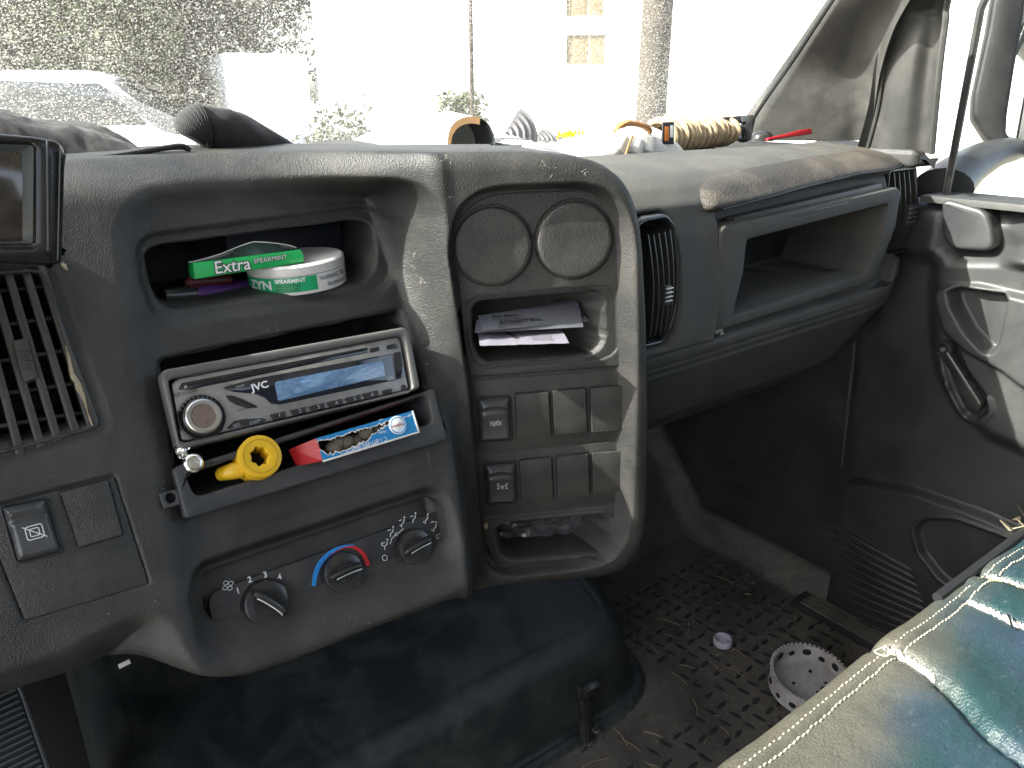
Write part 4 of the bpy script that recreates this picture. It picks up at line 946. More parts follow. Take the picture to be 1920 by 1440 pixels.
# ------------------------------------------------------------------ engine cover, pedal, seat
XX, YY = np.meshgrid(np.arange(-.10, .80, .004), np.arange(.55, 1.10, .004))
EO = rpoly(np.array([(.02, .606), (.722, .606), (.735, 1.3), (.0, 1.3)]), [.06, .105, .02, .02], 10)
EF = rpoly(np.array([(.0, .590), (.745, .590), (.760, 1.3), (-.02, 1.3)]), [.06, .125, .02, .02], 10)
dI = -sdf(XX, YY, EO, .5); dF = -sdf(XX, YY, EF, .5)
Tz = -.704 + np.clip(YY - .63, 0, 1) * .30 - .020 * np.clip((XX - .5) / .2, 0, 1) ** 2 + .006 * fbm(XX, YY, 4)
R = .034; dd_ = np.clip((dI - .012), 0, R); rim = np.sqrt(np.maximum(R * R - (R - dd_) ** 2, 0))
side = sst(-.004, .016, dI)
ZZ = ZF + .012 * sst(-.002, .004, dF) + (Tz - ZF - .012 - R) * side + rim * (dI > .0)
ZZ -= .0018 * np.exp(-((dI - .050) / .0022) ** 2)
keep = (dF[:-1, :-1] > -.012)
ec = mk('engine_cover', gridVF(np.stack([XX, YY, ZZ], -1), keep), M['cover'], None, base=True, angle=None)
tag(ec, 'dark green-black engine cover hump on the floor below the dashboard', 'engine cover')
f = Fr(at_y(1098, 1330, .592), (1, 0, 0), (0, .10, 1))
lat = thing('cover_latch', 'black toggle latch with shiny catch clipped to the engine cover edge', 'latch', f.o - np.array([0, 0, .05]))
mk('latch_strap', box(f, -.0085, .0085, -.052, .040, -.004, .006, .0012), M['gloss'], lat)
mk('latch_handle', box(f.tilt(0, .030, .004, .5), -.0115, .0115, -.016, .020, -.002, .007, .002), M['gloss'], lat)
mk('latch_channel', box(f, -.004, .004, -.05, .018, .006, .0085, .001), M['dark'], lat)
g = f.at(-.006, -.056, .006, R_(20)); mk('latch_catch', box(g, -.016, .012, -.006, .006, -.004, .006, .002), M['chrome'], lat)
g = f.at(.014, -.040, .005, R_(30)); mk('catch_pin', box(g, -.004, .004, -.005, .005, -.002, .004, .0015), M['chrome'], lat)

f = Fr(at_y(12, 1400, .62), (1, .12, 0), (0, .55, .84))
ped = thing('foot_pedal', 'ribbed grey rubber foot pedal at the lower left below the dashboard', 'pedal', f.o)
mk('pedal_pad', box(f, -.060, .022, -.090, .050, -.014, 0, .003, .012), M['seatdark'], ped)
pr = mk('pad_rib', box(f, -.057, .018, -.0870, -.0845, 0, .003, .0008), M['bezel'], ped)
for k in range(1, 27): clone(pr, 'pad_rib', ped, f.ey * (.0050 * k))
mk('pad_rim', frame_ring(f, rpoly(rect(-.060, .023, -.091, .051), .012), rpoly(rect(-.056, .019, -.0875, .0475), .010), 0, .0035, .001, 64), M['seatdark'], ped)
P = at_y(95, 1400, .66); mk('pedal_arm', bbx(P + np.array([.0, .05, .02]), (.05, .02, .36), 0), M['dark'], ped)
f = Fr(at_y(235, 1246, .60), (1, 0, .12), (0, .4, 1)); o = mk('paper_scrap', box(f, -.005, .004, -.001, .0028, 0, .0006, .0001), M['paper']); tag(o, 'tiny white paper scrap tucked under the lower dash edge', 'paper scrap')

# passenger seat cushion
ZS, YE = -.400, .225
seat = thing('passenger_seat', 'torn dark passenger seat cushion with painted sky sheen and pale double stitching along its front edge', 'seat', (.6, 0, ZF))
def sz(L): return np.array([at_z(x, y, ZS)[:2] for x, y in L])
T1 = smooth_path(np.c_[sz([(1655, 1216), (1700, 1235), (1745, 1268), (1800, 1318), (1850, 1375), (1925, 1432), (2000, 1480)]), np.zeros(7)], 60)[:, :2]
T2 = smooth_path(np.c_[sz([(1812, 1128), (1850, 1142), (1895, 1165), (1960, 1190), (2060, 1230)]), np.zeros(5)], 40)[:, :2]
T3 = smooth_path(np.c_[sz([(1846, 1080), (1880, 1084), (1925, 1100), (2000, 1120)]), np.zeros(4)], 40)[:, :2]
def pdist(X, Y, P):
    d = np.full(X.shape, 1e9); sg = np.zeros(X.shape); tt = np.zeros(X.shape)
    for i in range(len(P) - 1):
        a, b = P[i], P[i + 1]; e = b - a; t = np.clip(((X - a[0]) * e[0] + (Y - a[1]) * e[1]) / (e @ e), 0, 1)
        q = np.hypot(X - a[0] - t * e[0], Y - a[1] - t * e[1]); s = np.sign(e[0] * (Y - a[1]) - e[1] * (X - a[0])); m = q < d
        d = np.where(m, q, d); sg = np.where(m, s, sg); tt = np.where(m, (i + t) / (len(P) - 1), tt)
    return d, sg, tt
def seatZ(X, Y):
    z = ZS + .004 * fbm(X, Y, 10) + .002 * fbm(X, Y, 34)
    for P, w, dp in ((T1, .012, .007), (T2, .009, .005), (T3, .010, .007)):
        d, sg, t = pdist(X, Y, P); on = sst(0, .10, t)
        z = z - dp * np.exp(-(d / (w * .45)) ** 2) * (.3 + .7 * on) + .004 * np.exp(-((d - .022) / .022) ** 2) * (.3 + .7 * (sg > 0)) * on
        z = z + .0005 * np.sin(t * 55 + 3 * np.sin(t * 17)) * np.exp(-(d / .012) ** 2) * on
    for y0 in (YE - .0150, YE - .0230): z = z - .0012 * np.exp(-((Y - y0) / .0018) ** 2)
    return z - .0012 * np.exp(-((Y - YE + .0190) / .0035) ** 2) * -1
xs = np.arange(.06, 1.04, .0024); ys = np.r_[np.arange(-.40, -.05, .012), np.arange(-.05, YE - .016, .0022)]
rowsP = []
XX, YY = np.meshgrid(xs, ys); base = np.stack([XX, YY, seatZ(XX, YY)], -1)
edge = YE - .016; R = .016; wav = .003 * fbm(xs, xs * 0 + 2, 14)
tail = []
for a in np.linspace(0, pi / 2, 8)[1:]:
    tail.append(np.stack([xs, edge + (R + wav) * sin(a), seatZ(xs, np.full_like(xs, edge)) - R * (1 - cos(a))], 1))
for k, dz in enumerate((.012, .03, .05, .09, .15, .24)):
    tail.append(np.stack([xs, edge + R + wav - .03 * dz * 4 + .004 * fbm(xs, xs * 0 + 5 + dz * 9, 9), np.full_like(xs, ZS - R - dz)], 1))
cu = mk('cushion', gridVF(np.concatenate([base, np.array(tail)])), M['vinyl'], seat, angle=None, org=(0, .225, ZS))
# double row of stitches, one short tube for each stitch
S = []
for y0 in (YE - .0150, YE - .0230):
    for x in np.arange(.30, .96, .0052):
        w = .0005 * random.uniform(-1, 1); xa = np.array([x, x + .0021, x + .0042]); ya = y0 + w + .0008 * np.sin(xa * 30); za = seatZ(xa, ya) + np.array([-.0002, .0011, -.0002])
        S.append(tube(np.stack([xa, ya, za], 1), .00062, 5))
mk('stitching', join(*S), M['thread'], seat, kind='stuff')
def ragged(P, off, w, mat, name, n=220, k=1.0):
    Q = smooth_path(np.c_[P, np.zeros(len(P))], n)[:, :2]; t = np.gradient(Q, axis=0); t /= np.linalg.norm(t, axis=1, keepdims=True); nn = np.stack([-t[:, 1], t[:, 0]], 1)
    ww = w * (.45 + .9 * np.abs(np.sin(np.arange(n) * 1.7)) * RNG.random(n)) * np.minimum(1, np.minimum(np.arange(n), n - 1 - np.arange(n)) / 12)
    a = Q + nn * off; b = Q + nn * (off + ww[:, None]); A3 = np.c_[a, seatZ(a[:, 0], a[:, 1]) + .0004]; B3 = np.c_[b, seatZ(b[:, 0], b[:, 1]) + .0028 * k + .001 * RNG.random(n)]
    C3 = B3 + np.c_[nn * .0006, np.full(n, -.0012)]
    return mk(name, (np.concatenate([A3, B3, C3]), [[i, i + 1, i + 1 + n, i + n] for i in range(n - 1)] + [[i + n, i + 1 + n, i + 1 + 2 * n, i + 2 * n] for i in range(n - 1)]), mat, seat, smooth=False)
ragged(T1[:22], .001, .0024, M['cardwhite'], 'torn_edge'); ragged(T2, .0006, .0020, M['cardwhite'], 'torn_edge', k=.8); ragged(T3, .0004, .0024, M['cardwhite'], 'torn_edge')
ragged(T3, -.010, .0100, M['foam'], 'exposed_foam', 160, .3)
Q = np.array([at_z(x, y, ZS + .002) for x, y in ((1658, 1213), (1640, 1222), (1662, 1230), (1676, 1218), (1690, 1224), (1684, 1234))]); mk('loose_thread', tube(smooth_path(Q, 30), .0007, 5), M['thread'], seat)
Q = np.array([at_z(x, y, ZS + .006) for x, y in ((1890, 1152), (1894, 1162), (1898, 1176))]); mk('loose_thread', tube(Q, .0010, 5), M['black'], seat)
# shredded foam corner at the far end of the front edge
S = []
c0 = at_z(1918, 1002, ZS); c0[1] = YE - .012; c0[2] = ZS + .002
for k in range(46):
    a = RNG.uniform(0, 2 * pi); p = c0 + np.array([RNG.uniform(-.012, .10), RNG.uniform(-.02, .02), RNG.uniform(-.008, .016)]); L = RNG.uniform(.008, .022); d = np.array([cos(a) * .6, sin(a) * .6, RNG.uniform(.1, 1)]); n_ = np.cross(d, [0.3, .2, 1]); n_ /= np.linalg.norm(n_) + 1e-9
    S.append((np.array([p - n_ * .004, p + n_ * .004, p + d * L + n_ * .0015, p + d * L - n_ * .001]), [[0, 1, 2, 3]]))
mk('shredded_foam', join(*S), M['lint'], seat, kind='stuff')
Q = np.array([(x, YE - .004, ZS - .002) for x in np.linspace(.62, 1.02, 30)]); mk('shadow_piping', tube(Q, .0046, 8), M['black'], seat)  # black piping also paints the shadow over this end of the edge
mk('seat_base', bbx((.55, -.15, (ZF + ZS - .10) / 2), (.90, .60, -(ZF - ZS + .10)), 0), M['seatdark'], seat)
mk('seat_back', bbx((.55, -.52, -.10), (.98, .16, .64), 0), M['seatdark'], seat)
ds = thing('driver_seat', 'dark driver seat beside the passenger seat', 'seat', (-.3, -.3, ZF))
mk('seat_base', bbx((-.30, -.42, (ZF + ZS) / 2), (.46, .50, -(ZF - ZS)), 0), M['seatdark'], ds); mk('seat_back', bbx((-.30, -.72, -.10), (.46, .14, .64), 0), M['seatdark'], ds)
# ------------------------------------------------------------------ car radio
def z5(L): return [(290 + x / 3.368, 590 + y / 3.368) for x, y in L]
rad = thing('car_radio', 'worn silver and black car radio with round volume knob, slotted loosely in the stack', 'radio', ST.w(.205, 0, -.06))
hF = .0035
def rz(L, h=hF): return ST.pts(z5(L), h)
RO = rpoly(rz([(28, 378), (60, 352), (1560, 84), (1598, 104), (1668, 468), (1610, 488), (170, 852), (140, 846)]), .003)
RI = rpoly(rz([(78, 412), (1535, 136), (1560, 150), (1618, 470), (1600, 485), (175, 812), (155, 806)]), .003)
mk('trim_ring', frame_ring(ST, RO, RI, -.02, hF + .004, .0016, 140, -.004), M['trim'], rad)
mk('chassis', prism(ST, inset(RO, .003), -.10, -.006, .001), M['dark'], rad)
FP = rpoly(rz([(106, 436), (150, 402), (1532, 140), (1552, 152), (1606, 462), (1590, 474), (195, 798), (168, 790)]), [.004, .006, .003, .003, .003, .003, .005, .003])
fp = mk('faceplate', prism(ST, FP, -.012, hF, .0014), M['silver'], rad)
def piece(L, h0, h1, mat, name, r=.001, bev=.0005, parent=None, **k): return mk(name, prism(ST, rpoly(rz(L, h1), r), h0, h1, bev), mat, parent or rad, **k)
sl = piece([(143, 478), (172, 430), (1346, 205), (1352, 238), (240, 470)], .001, hF + .0004, M['window'], 'disc_slot', .0012)
piece([(190, 444), (1338, 216), (1340, 226), (195, 456)], hF, hF + .0007, M['hole_shade'], 'slot_mouth_shade', .0006, .0001, sl)
piece([(186, 446), (204, 442), (206, 464), (190, 468)], hF, hF + .0014, M['silver'], 'release_button', .0008)
win = piece([(640, 402), (1496, 246), (1524, 412), (790, 568), (735, 560), (690, 520), (630, 498), (505, 488), (425, 462), (470, 446)], .001, hF + .0008, M['window'], 'display_window', .0014)
piece([(758, 432), (770, 422), (1432, 290), (1444, 300), (1456, 388), (790, 544), (778, 538)], hF, hF + .0011, M['lcd'], 'display', .0014, .0002)
piece([(1512, 240), (1556, 230), (1582, 384), (1530, 412), (1524, 330)], hF, hF + .0016, M['window'], 'track_rocker', .0012)
bt = piece([(445, 506), (500, 510), (560, 532), (640, 572), (656, 586), (590, 590), (520, 570), (470, 540)], .001, hF + .0012, M['gloss'], 'source_button', .002, .0008)
piece([(440, 728), (500, 672), (560, 658), (690, 652), (712, 666), (680, 682)], .001, hF + .0005, M['btn'], 'select_bar', .0014)
for k, (x, y) in enumerate(((780, 638), (908, 611), (1024, 586), (1139, 560), (1254, 533), (1364, 506))):
    w, hh = 52, 20; q = [(x - w - 4, y - hh + 14), (x + w - 4, y - hh - 12), (x + w, y + hh - 14), (x - w + 26, y + hh + 9)]
    b_ = piece(q, .001, hF + .0013, M['btn'], 'preset_button', .0009, .0005); c = rz([(x + 6, y)])[0]
    text(ST, str(k + 1), c[0], c[1], .0042, M['grey'], b_, h=hF + .0015, sx=1.3, name='button_number')
piece([(1440, 478), (1498, 464), (1502, 492), (1445, 506)], .001, hF + .0013, M['btn'], 'menu_button', .001)
c = rz([(1572, 462)])[0]; mk('round_button', lathe(ST.at(c[0], c[1], hF - .001), [(.0026, 0), (.0026, .0016), (.0018, .0022), (.0001, .0024)], 24), M['btn'], rad)
for q in ([(1362, 212), (1418, 200), (1422, 226), (1366, 240)], [(1468, 192), (1520, 182), (1536, 196), (1536, 208), (1472, 218)]): piece(q, .001, hF + .0014, M['btn'], 'top_button', .001)
c = rz([(296, 650)])[0]; f = ST.at(c[0], c[1], hF)
kb = mk('volume_knob', lathe(f, [(.0165, -.002), (.0165, .0012), (.0155, .0020), (.0145, .0012), (.0138, .0008), (.0134, .0060), (.0124, .0068)], 72), M['gloss'], rad)
mk('knob_ring', lathe(f, [(.0124, .0060), (.0122, .0074), (.0112, .0082), (.0088, .0080), (.0082, .0070)], 72, cap1=False), M['knobring'], kb)
mk('knob_face', lathe(f, [(.0086, .0066), (.0084, .0072), (.005, .0076), (.0001, .0077)], 48), M['rust'], kb)
for j in range(10):
    a = R_(38 + j * 12); g = f.at(.0150 * cos(a), .0150 * sin(a), .0016, a); mk('tick_mark', box(g, -.0008, .0008, -.00012, .00012, -.0003, .0005, .0001), M['grey'], kb)
tl = lambda s, x, y, size, mat, rot=R_(2.2), **k: text(ST, s, *rz([(x, y)], hF + .0009)[0], size, mat, rad, rot=rot, h=hF + .0011, **k)
tl('JVC', 664, 452, .0072, M['white'], bold=.03, sx=1.15); tl('KD-G720R', 192, 494, .0036, M['black'], shear=.35, sx=1.05)
tl('BAND', 540, 452, .0024, M['grey']); tl('CD-RW', 1442, 270, .0026, M['grey'], shear=.3); tl('SEL', 518, 700, .0034, M['grey'], shear=.2, sx=1.2); tl('DISP', 630, 680, .0034, M['grey'], shear=.2, sx=1.2); tl('SOURCE', 556, 598, .0022, M['black'])
c = rz([(1484, 404)], hF)[0]; mk('disc_logo', frame_ring(ST, rpoly(rect(c[0] - .0020, c[0] + .0020, c[1] - .0013, c[1] + .0013), .0004), rpoly(rect(c[0] - .0015, c[0] + .0015, c[1] - .0008, c[1] + .0008), .0003), hF, hF + .0011, .0001, 40), M['grey'], rad)

# open storage tray under the radio
tray = thing('storage_tray', 'black open storage tray with side tab hanging below the radio, holding odds and ends', 'tray', ST.w(.205, -.06, -.05))
hT = .004
TO = rpoly(ST.pts(z5([(116, 972), (184, 936), (196, 960), (1706, 486), (1764, 460), (1852, 788), (1500, 894), (196, 1292)]), hT), .0015)
TI = rpoly(ST.pts(z5([(196, 1010), (1690, 512), (1722, 520), (1756, 660), (1744, 690), (290, 1142), (244, 1132)]), hT), .004)
mk('tray_bezel', frame_ring(ST, TO, TI, -.016, hT, .0014, 150, -.045), M['tray'], tray)
q = rpoly(ST.pts(z5([(28, 1132), (150, 1096), (180, 1194), (60, 1226)]), .002), .0008); hole = ST.pts(z5([(102, 1158)]), .002)[0]
mk('tab_hole_disc', prism(ST, ell(hole[0], hole[1], .0036, None, 24), -.004, -.002, .0001), M['hole_shade'], tray); mk('mounting_tab', frame_ring(ST, q, ell(hole[0], hole[1], .0036, None, 40), -.003, .002, .0006, 60), M['tray'], tray)
q = ST.pts(z5([(1822, 680), (1848, 692), (1854, 712), (1830, 716)]), -.004); mk('side_clip', prism(ST, q, -.01, -.002, .0005), M['tray'], tray)
q = rpoly(ST.pts(z5([(196, 960), (1690, 490), (1700, 520), (210, 1000)]), -.006), .001); mk('tray_rail', prism(ST, q, -.05, -.004, .001), M['dark'], tray)

# chrome fitting, yellow cap tool, torn box
f = ST.at(*ST.pts(z5([(248, 936)]), .010)[0], .004)
ch = mk('chrome_fitting', lathe(f, [(r_ * .8, h_) for r_, h_ in [(.0060, -.026), (.0060, .0005), (.0072, .0012), (.0086, .0026), (.0088, .0046), (.0080, .0062), (.0062, .0070), (.0052, .0058), (.0040, .0058), (.0034, .0068), (.0022, .0068), (.0018, .0030), (.0001, .0030)]], 40), M['chrome'], None)
tag(ch, 'small shiny chrome socket fitting at the left end of the tray', 'fitting')
V, F = ball(f.w(-.004, .011, -.002), (.0045, .0045, .0055), 14, 9); V = V + RNG.normal(0, .0007, V.shape); mk('foil_lump', (V, F), M['chrome'], ch, smooth=False)
hY = .012; c = ST.pts(z5([(668, 892)]), hY)[0]; f = ST.at(c[0], c[1], hY, R_(-8))
f = Fr(f.o, f.ex, f.ey * cos(R_(8)) - f.n * sin(R_(8)))
yt = thing('yellow_cap_tool', 'bright yellow plastic ring tool with lobed centre hole lying in the tray', 'tool', f.w(0, 0, -.02))
t = np.linspace(0, 2 * pi, 84, endpoint=False); lob = .0063 + .0006 * np.cos(7 * t)
hole = np.stack([lob * np.cos(t) - .0005, lob * np.sin(t) * 1.08], 1); oc = ell(0, 0, .0155, .0158, 84)
mk('ring_body', frame_ring(f, oc, hole, -.020, .0, .0005, 84, -.022), M['yellow'], yt)
mk('face_groove_shade', frame_ring(f, ell(0, 0, .0124, .0127, 84), ell(0, 0, .0119, .0122, 84), -.0004, .0003, .00005, 84), M['yellow_shade'], yt)
mk('bore_shade_disc', prism(f, ell(0, 0, .0098, None, 40), -.019, -.016, .0003), M['hole_shade'], yt)
g = f.at(-.0155, -.005, -.013); P = [g.w(.004, .0, 0), g.w(-.002, -.0003, -.0015), g.w(-.0055, -.0003, -.004), g.w(-.0085, .0002, -.009)]
mk('handle', tube(smooth_path(P, 12), np.linspace(.0076, .0056, 12), 16, .9), M['yellow'], yt)
# torn medicine box: five thin walls, ragged opening in the front face
hB = .020
bq = ST.pts(z5([(1032, 778), (1640, 604), (1658, 762), (1062, 922)]), hB); tl_, tr_, br_, bl_ = bq
bx = tr_ - tl_; L = np.linalg.norm(bx); rot = math.atan2(bx[1], bx[0]); Hh = np.linalg.norm(bl_ - tl_)
f = ST.at(bl_[0], bl_[1], hB, rot); dp = .030
box_ = thing('torn_carton', 'torn red and blue carton with ragged open front leaning in the tray', 'carton', f.w(L / 2, 0, -dp))
w_ = .0007
mk('carton_side', join(box(f, 0, w_, 0, Hh, -dp, 0, .0002)), M['cardred'], box_)
sk = f.at(-.0150, .004, -.012); V = np.array([f.w(0, 0, 0), f.w(0, Hh, 0), f.w(-.016, Hh * .90, -.020), f.w(-.014, Hh * .10, -.020), f.w(.001, 0, -.001), f.w(.001, Hh, -.001), f.w(-.015, Hh * .9, -.021), f.w(-.013, Hh * .1, -.021)])
mk('carton_end', (V, [[0, 1, 2, 3], [4, 7, 6, 5], [0, 4, 5, 1], [1, 5, 6, 2], [2, 6, 7, 3], [3, 7, 4, 0]]), M['cardred'], box_, smooth=False, label='red end panel of the carton')
mk('carton_top', box(f, 0, L, Hh - w_, Hh, -dp, 0, .0002), M['cardred'], box_)
mk('carton_bottom', box(f, 0, L, 0, w_, -dp, 0, .0002), M['cardred'], box_)
mk('carton_side', box(f, L - w_, L, 0, Hh, -dp, 0, .0002), M['cardblue'], box_)
mk('carton_back', box(f, 0, L, 0, Hh, -dp - w_, -dp, .0002), M['black'], box_)
u = np.linspace(0, 1, 60)
topj = Hh * (1 - .14 - .05 * np.sin(u * 9) ** 2) + .0006 * RNG.normal(size=60); botj = Hh * np.interp(u, [0, .07, .25, .45, .55, .7, .85, .97, 1], [.45, .16, .10, .22, .50, .66, .76, .82, .84]) + .0006 * RNG.normal(size=60)
topj = np.maximum(topj, botj + .0004)
def strip(b0, b1, h, mat, name, parent=box_, e=.0005):
    a = u * L; V = np.concatenate([f.W(np.stack([a, b0], 1), h), f.W(np.stack([a, b1], 1), h), f.W(np.stack([a, b0], 1), h - e), f.W(np.stack([a, b1], 1), h - e)]); n = 60
    F = [[i, i + 1, i + 1 + n, i + n] for i in range(n - 1)] + [[i + 3 * n, i + 1 + 3 * n, i + 1 + 2 * n, i + 2 * n] for i in range(n - 1)] + [[i + n, i + 1 + n, i + 1 + 3 * n, i + 3 * n] for i in range(n - 1)] + [[i + 2 * n, i + 1 + 2 * n, i + 1, i] for i in range(n - 1)]
    return mk(name, (V, F), mat, parent, smooth=False)
fr_ = strip(0 * u, botj, .0005, M['cardblue'], 'front_flap'); strip(topj, 0 * u + Hh, .0005, M['cardblue'], 'front_flap')
rg = .0011 * (.3 + RNG.random(60)); strip(botj, botj + rg, .0006, M['cardwhite'], 'torn_edge'); strip(topj - rg * .9, topj, .0006, M['cardwhite'], 'torn_edge')
mk('white_trim', box(f, 0, L, -.0012, .0002, -.001, .0008, .0002), M['cardwhite'], box_); mk('white_trim', box(f, L - .0012, L + .0003, 0, Hh, -.001, .0009, .0002), M['cardwhite'], box_)
c = (L * .80, Hh * .55); mk('round_seal', prism(f, ell(c[0], c[1], .0074, None, 36), .0002, .0010, .0001), M['white'], fr_)
mk('seal_ring', frame_ring(f, ell(c[0], c[1], .0066, None, 36), ell(c[0], c[1], .0058, None, 36), .0008, .0012, .00005, 36), M['cardblue'], fr_)
text(f, 'TYLENOL', c[0], c[1], .0028, M['cardred'], fr_, rot=pi, bold=.03, h=.0013); 
text(f, 'C 1-877-895-3665', L * .47, Hh * .13, .0046, M['white'], fr_, rot=pi, h=.0008, sx=.9); text(f, 'Help', L * .63, Hh * .44, .0036, M['white'], fr_, rot=pi, h=.0008); text(f, 'QUESTIONS OR COMMENTS', L * .36, Hh * .035, .0024, M['white'], fr_, rot=pi, h=.0008)
# round olive plugs inside the carton
for k, (a, b, r) in enumerate(((.16, .40, .0062), (.30, .52, .0066), (.42, .44, .0058), (.52, .70, .0060), (.62, .78, .0056), (.72, .84, .0050), (.22, .62, .0052))):
    o = mk('foam_plug', ball(f.w(a * L, b * Hh * .92, -.0085 - .002 * (k % 3)), (r * 1.15, r, r), 16, 10), M['olive'])
    tag(o, 'round olive foam plug piled inside the torn carton', 'ear plug', 'olive foam plugs inside the carton')

# ------------------------------------------------------------------ things in the upper bin
zb = -.1535
cc = np.array([.2435, .6300, zb]); Rc = .0405
can = thing('round_can', 'round white plastic can with green label and warning text in the upper dash bin', 'can', cc)
cf_ = Fr(cc, (1, 0, .055), (0, 1, -.02))
mk('can_base', lathe(cf_, [(Rc - .0015, 0), (Rc, .001), (Rc, .0150), (Rc - .0005, .0156)], 96), M['canwhite'], can)
mk('can_lid', lathe(cf_, [(Rc - .0006, .0158), (Rc + .0004, .0163), (Rc + .0004, .0230), (Rc - .0008, .0243), (Rc - .003, .0246), (Rc - .004, .0240), (.0001, .0240)], 96), M['canwhite'], can)
aim = math.atan2(-cc[1], -cc[0])
def cyl(A, h): th = aim + A[:, 0] / Rc; return cf_.o + cf_.ex * (np.cos(th) * (Rc + h))[:, None] + cf_.ey * (np.sin(th) * (Rc + h))[:, None] + cf_.n * A[:, 1][:, None]
aa = np.linspace(-1.42,   .38, 40) * Rc; G = np.stack(np.meshgrid(aa, np.linspace(.0032, .0152, 3)), -1)
mk('green_label', gridVF(cyl(G.reshape(-1, 2), .00025).reshape(3, 40, 3)), M['cangreen'], can)
tc = lambda s, a, b, size, mat, **k: text(None, s, a, b, size, mat, can, warp=lambda A, h: cyl(A, .0005), **k)
tc('ZYN', -.84 * Rc, .0092, .0098, M['white'], bold=.03, sx=1.25)
tc('SPEARMINT', -.46 * Rc, .0127, .0042, M['white'], bold=.03, align='LEFT', sx=1.15); tc('NICOTINE', -.46 * Rc, .0088, .0040, M['black'], align='LEFT', sx=1.1); tc('POUCHES', -.46 * Rc, .0052, .0040, M['black'], align='LEFT', sx=1.1)
tc('WARNING: This product', .44 * Rc, .0112, .0056, M['black'], align='LEFT', sx=.75); tc('contains nicotine.', 1.55 * Rc, .0112, .0052, M['black'], align='LEFT', sx=.75)
tc('Nicotine is an addictive', .60 * Rc, .0055, .0056, M['black'], align='LEFT', sx=.75)
# gum pack
fg = Fr(at_y(366, 524, .608), at_y(571, 494, .600) - at_y(366, 524, .608), (0, .15, 1)); Lg = np.linalg.norm(at_y(571, 494, .600) - at_y(366, 524, .608))
gum = thing('gum_pack', 'open green chewing gum pack resting on the white can in the upper bin', 'gum pack', fg.w(Lg / 2, 0, -.006))
q = np.array([(0, 0), (Lg, .0012), (Lg + .0005, .0065), (Lg - .001, .0118), (Lg * .8, .0116), (Lg * .5, .0120), (.001, .0125)]); mk('gum_carton', prism(fg, rpoly(q, .0010), -.028, 0, .0008), M['gum'], gum)
x = np.linspace(.0, 1, 24); V0 = fg.W(np.stack([x * Lg * .99, .0126 - .0006 * x], 1), -.001); V1 = fg.W(np.stack([x * Lg * .99, .0126 + .008 * np.sin(pi * np.clip(x, 0, 1)) ** .7 * np.interp(x, [0, .3, .6, 1], [.1, .5, 1.2, 1])], 1), -.013)
V2 = V1 + np.array([0, .012, -.006]); mk('open_flap', rings([V0, V1, V2], closed=False), M['gumtop'], gum)
mk('flap_edge', tube(V1, .0005, 5), M['cardwhite'], gum)
text(fg, 'Extra', Lg * .335, .0060, .0135, M['black'], gum, bold=.06, sx=.95, shear=.08, h=.0004); text(fg, 'Extra', Lg * .335, .0060, .0135, M['white'], gum, bold=.012, sx=.95, shear=.08, h=.0007)
text(fg, 'SPEARMINT', Lg * .685, .0072, .0052, M['black'], gum, bold=.05, sx=1.0, shear=.1, h=.0004); text(fg, 'SPEARMINT', Lg * .685, .0072, .0052, M['white'], gum, bold=.0, sx=1.0, shear=.1, h=.0007)
# purple marker with black cap, dark red pen behind it
P0, P1, P2 = at_y(302, 556, .628), at_y(365, 551, .634), at_y(466, 543, .644)
mkp = thing('purple_marker', 'purple marker pen with shiny black cap lying in the upper bin', 'marker', (P0 + P2) / 2)
mk('marker_cap', tube([P0, P0 + (P1 - P0) * .05, P1], [.005, .0068, .0072], 20), M['gloss'], mkp); mk('marker_barrel', tube([P1, P1 + (P2 - P1) * .04, P2], [.0074, .0088, .0088], 20), M['purple'], mkp)
P0, P1 = at_y(348, 530, .632), at_y(430, 524, .638)
o = mk('red_pen', tube([P0, P0 + (P1 - P0) * .08, P1], [.002, .0052, .0052], 14), simple('maroon pen', (.09, .012, .018), .4)); tag(o, 'dark red pen end poking out behind the purple marker', 'pen')
o = mk('blue_notebook', bbx(np.array([.250, .672, -.128]), (.105, .010, .034), 0), simple('navy cover', (.014, .018, .030), .5)); tag(o, 'dark navy booklet standing at the back of the upper bin', 'booklet')

# ------------------------------------------------------------------ cards and sachet in the wing bin
zb = WG.px(900, 668)[1] - .236
def cards(q, z0, z1, name, label, mat, txt=()):
    """card lying in the bin: corner pixels near-left, near-right, far-right, far-left; z0 near edge, z1 far edge"""
    zz = [z0, z0, z1, z1]; P = [at_z(x, y, z) for (x, y), z in zip(q, zz)]
    f = Fr(P[0], P[1] - P[0], P[3] - P[0]); A = np.array([[(p - P[0]) @ f.ex, (p - P[0]) @ f.ey] for p in P])
    o = mk(name, prism(f, A, -.0004, 0, .00005), mat); tag(o, label, 'card' if 'card' in name else 'sachet'); return o, f, A
Zc = -.1985
o, f, A = cards([(905, 618), (1118, 605), (1093, 573), (900, 596)], Zc + .0020, Zc + .0100, 'business_card', 'rear business card sticking out furthest to the right in the wing bin', M['card'])
o, f, A = cards([(890, 624), (1094, 613), (1080, 580), (893, 600)], Zc + .0032, Zc + .0115, 'business_card', 'lower business card, underneath the printed one in the wing bin', M['card'])
o, f, A = cards([(905, 620), (1103, 602), (1078, 571), (896, 592)], Zc + .0062, Zc + .0150, 'business_card', 'printed business card on top of the pile in the wing bin', M['card'])
w, hgt = A[1][0], A[3][1]
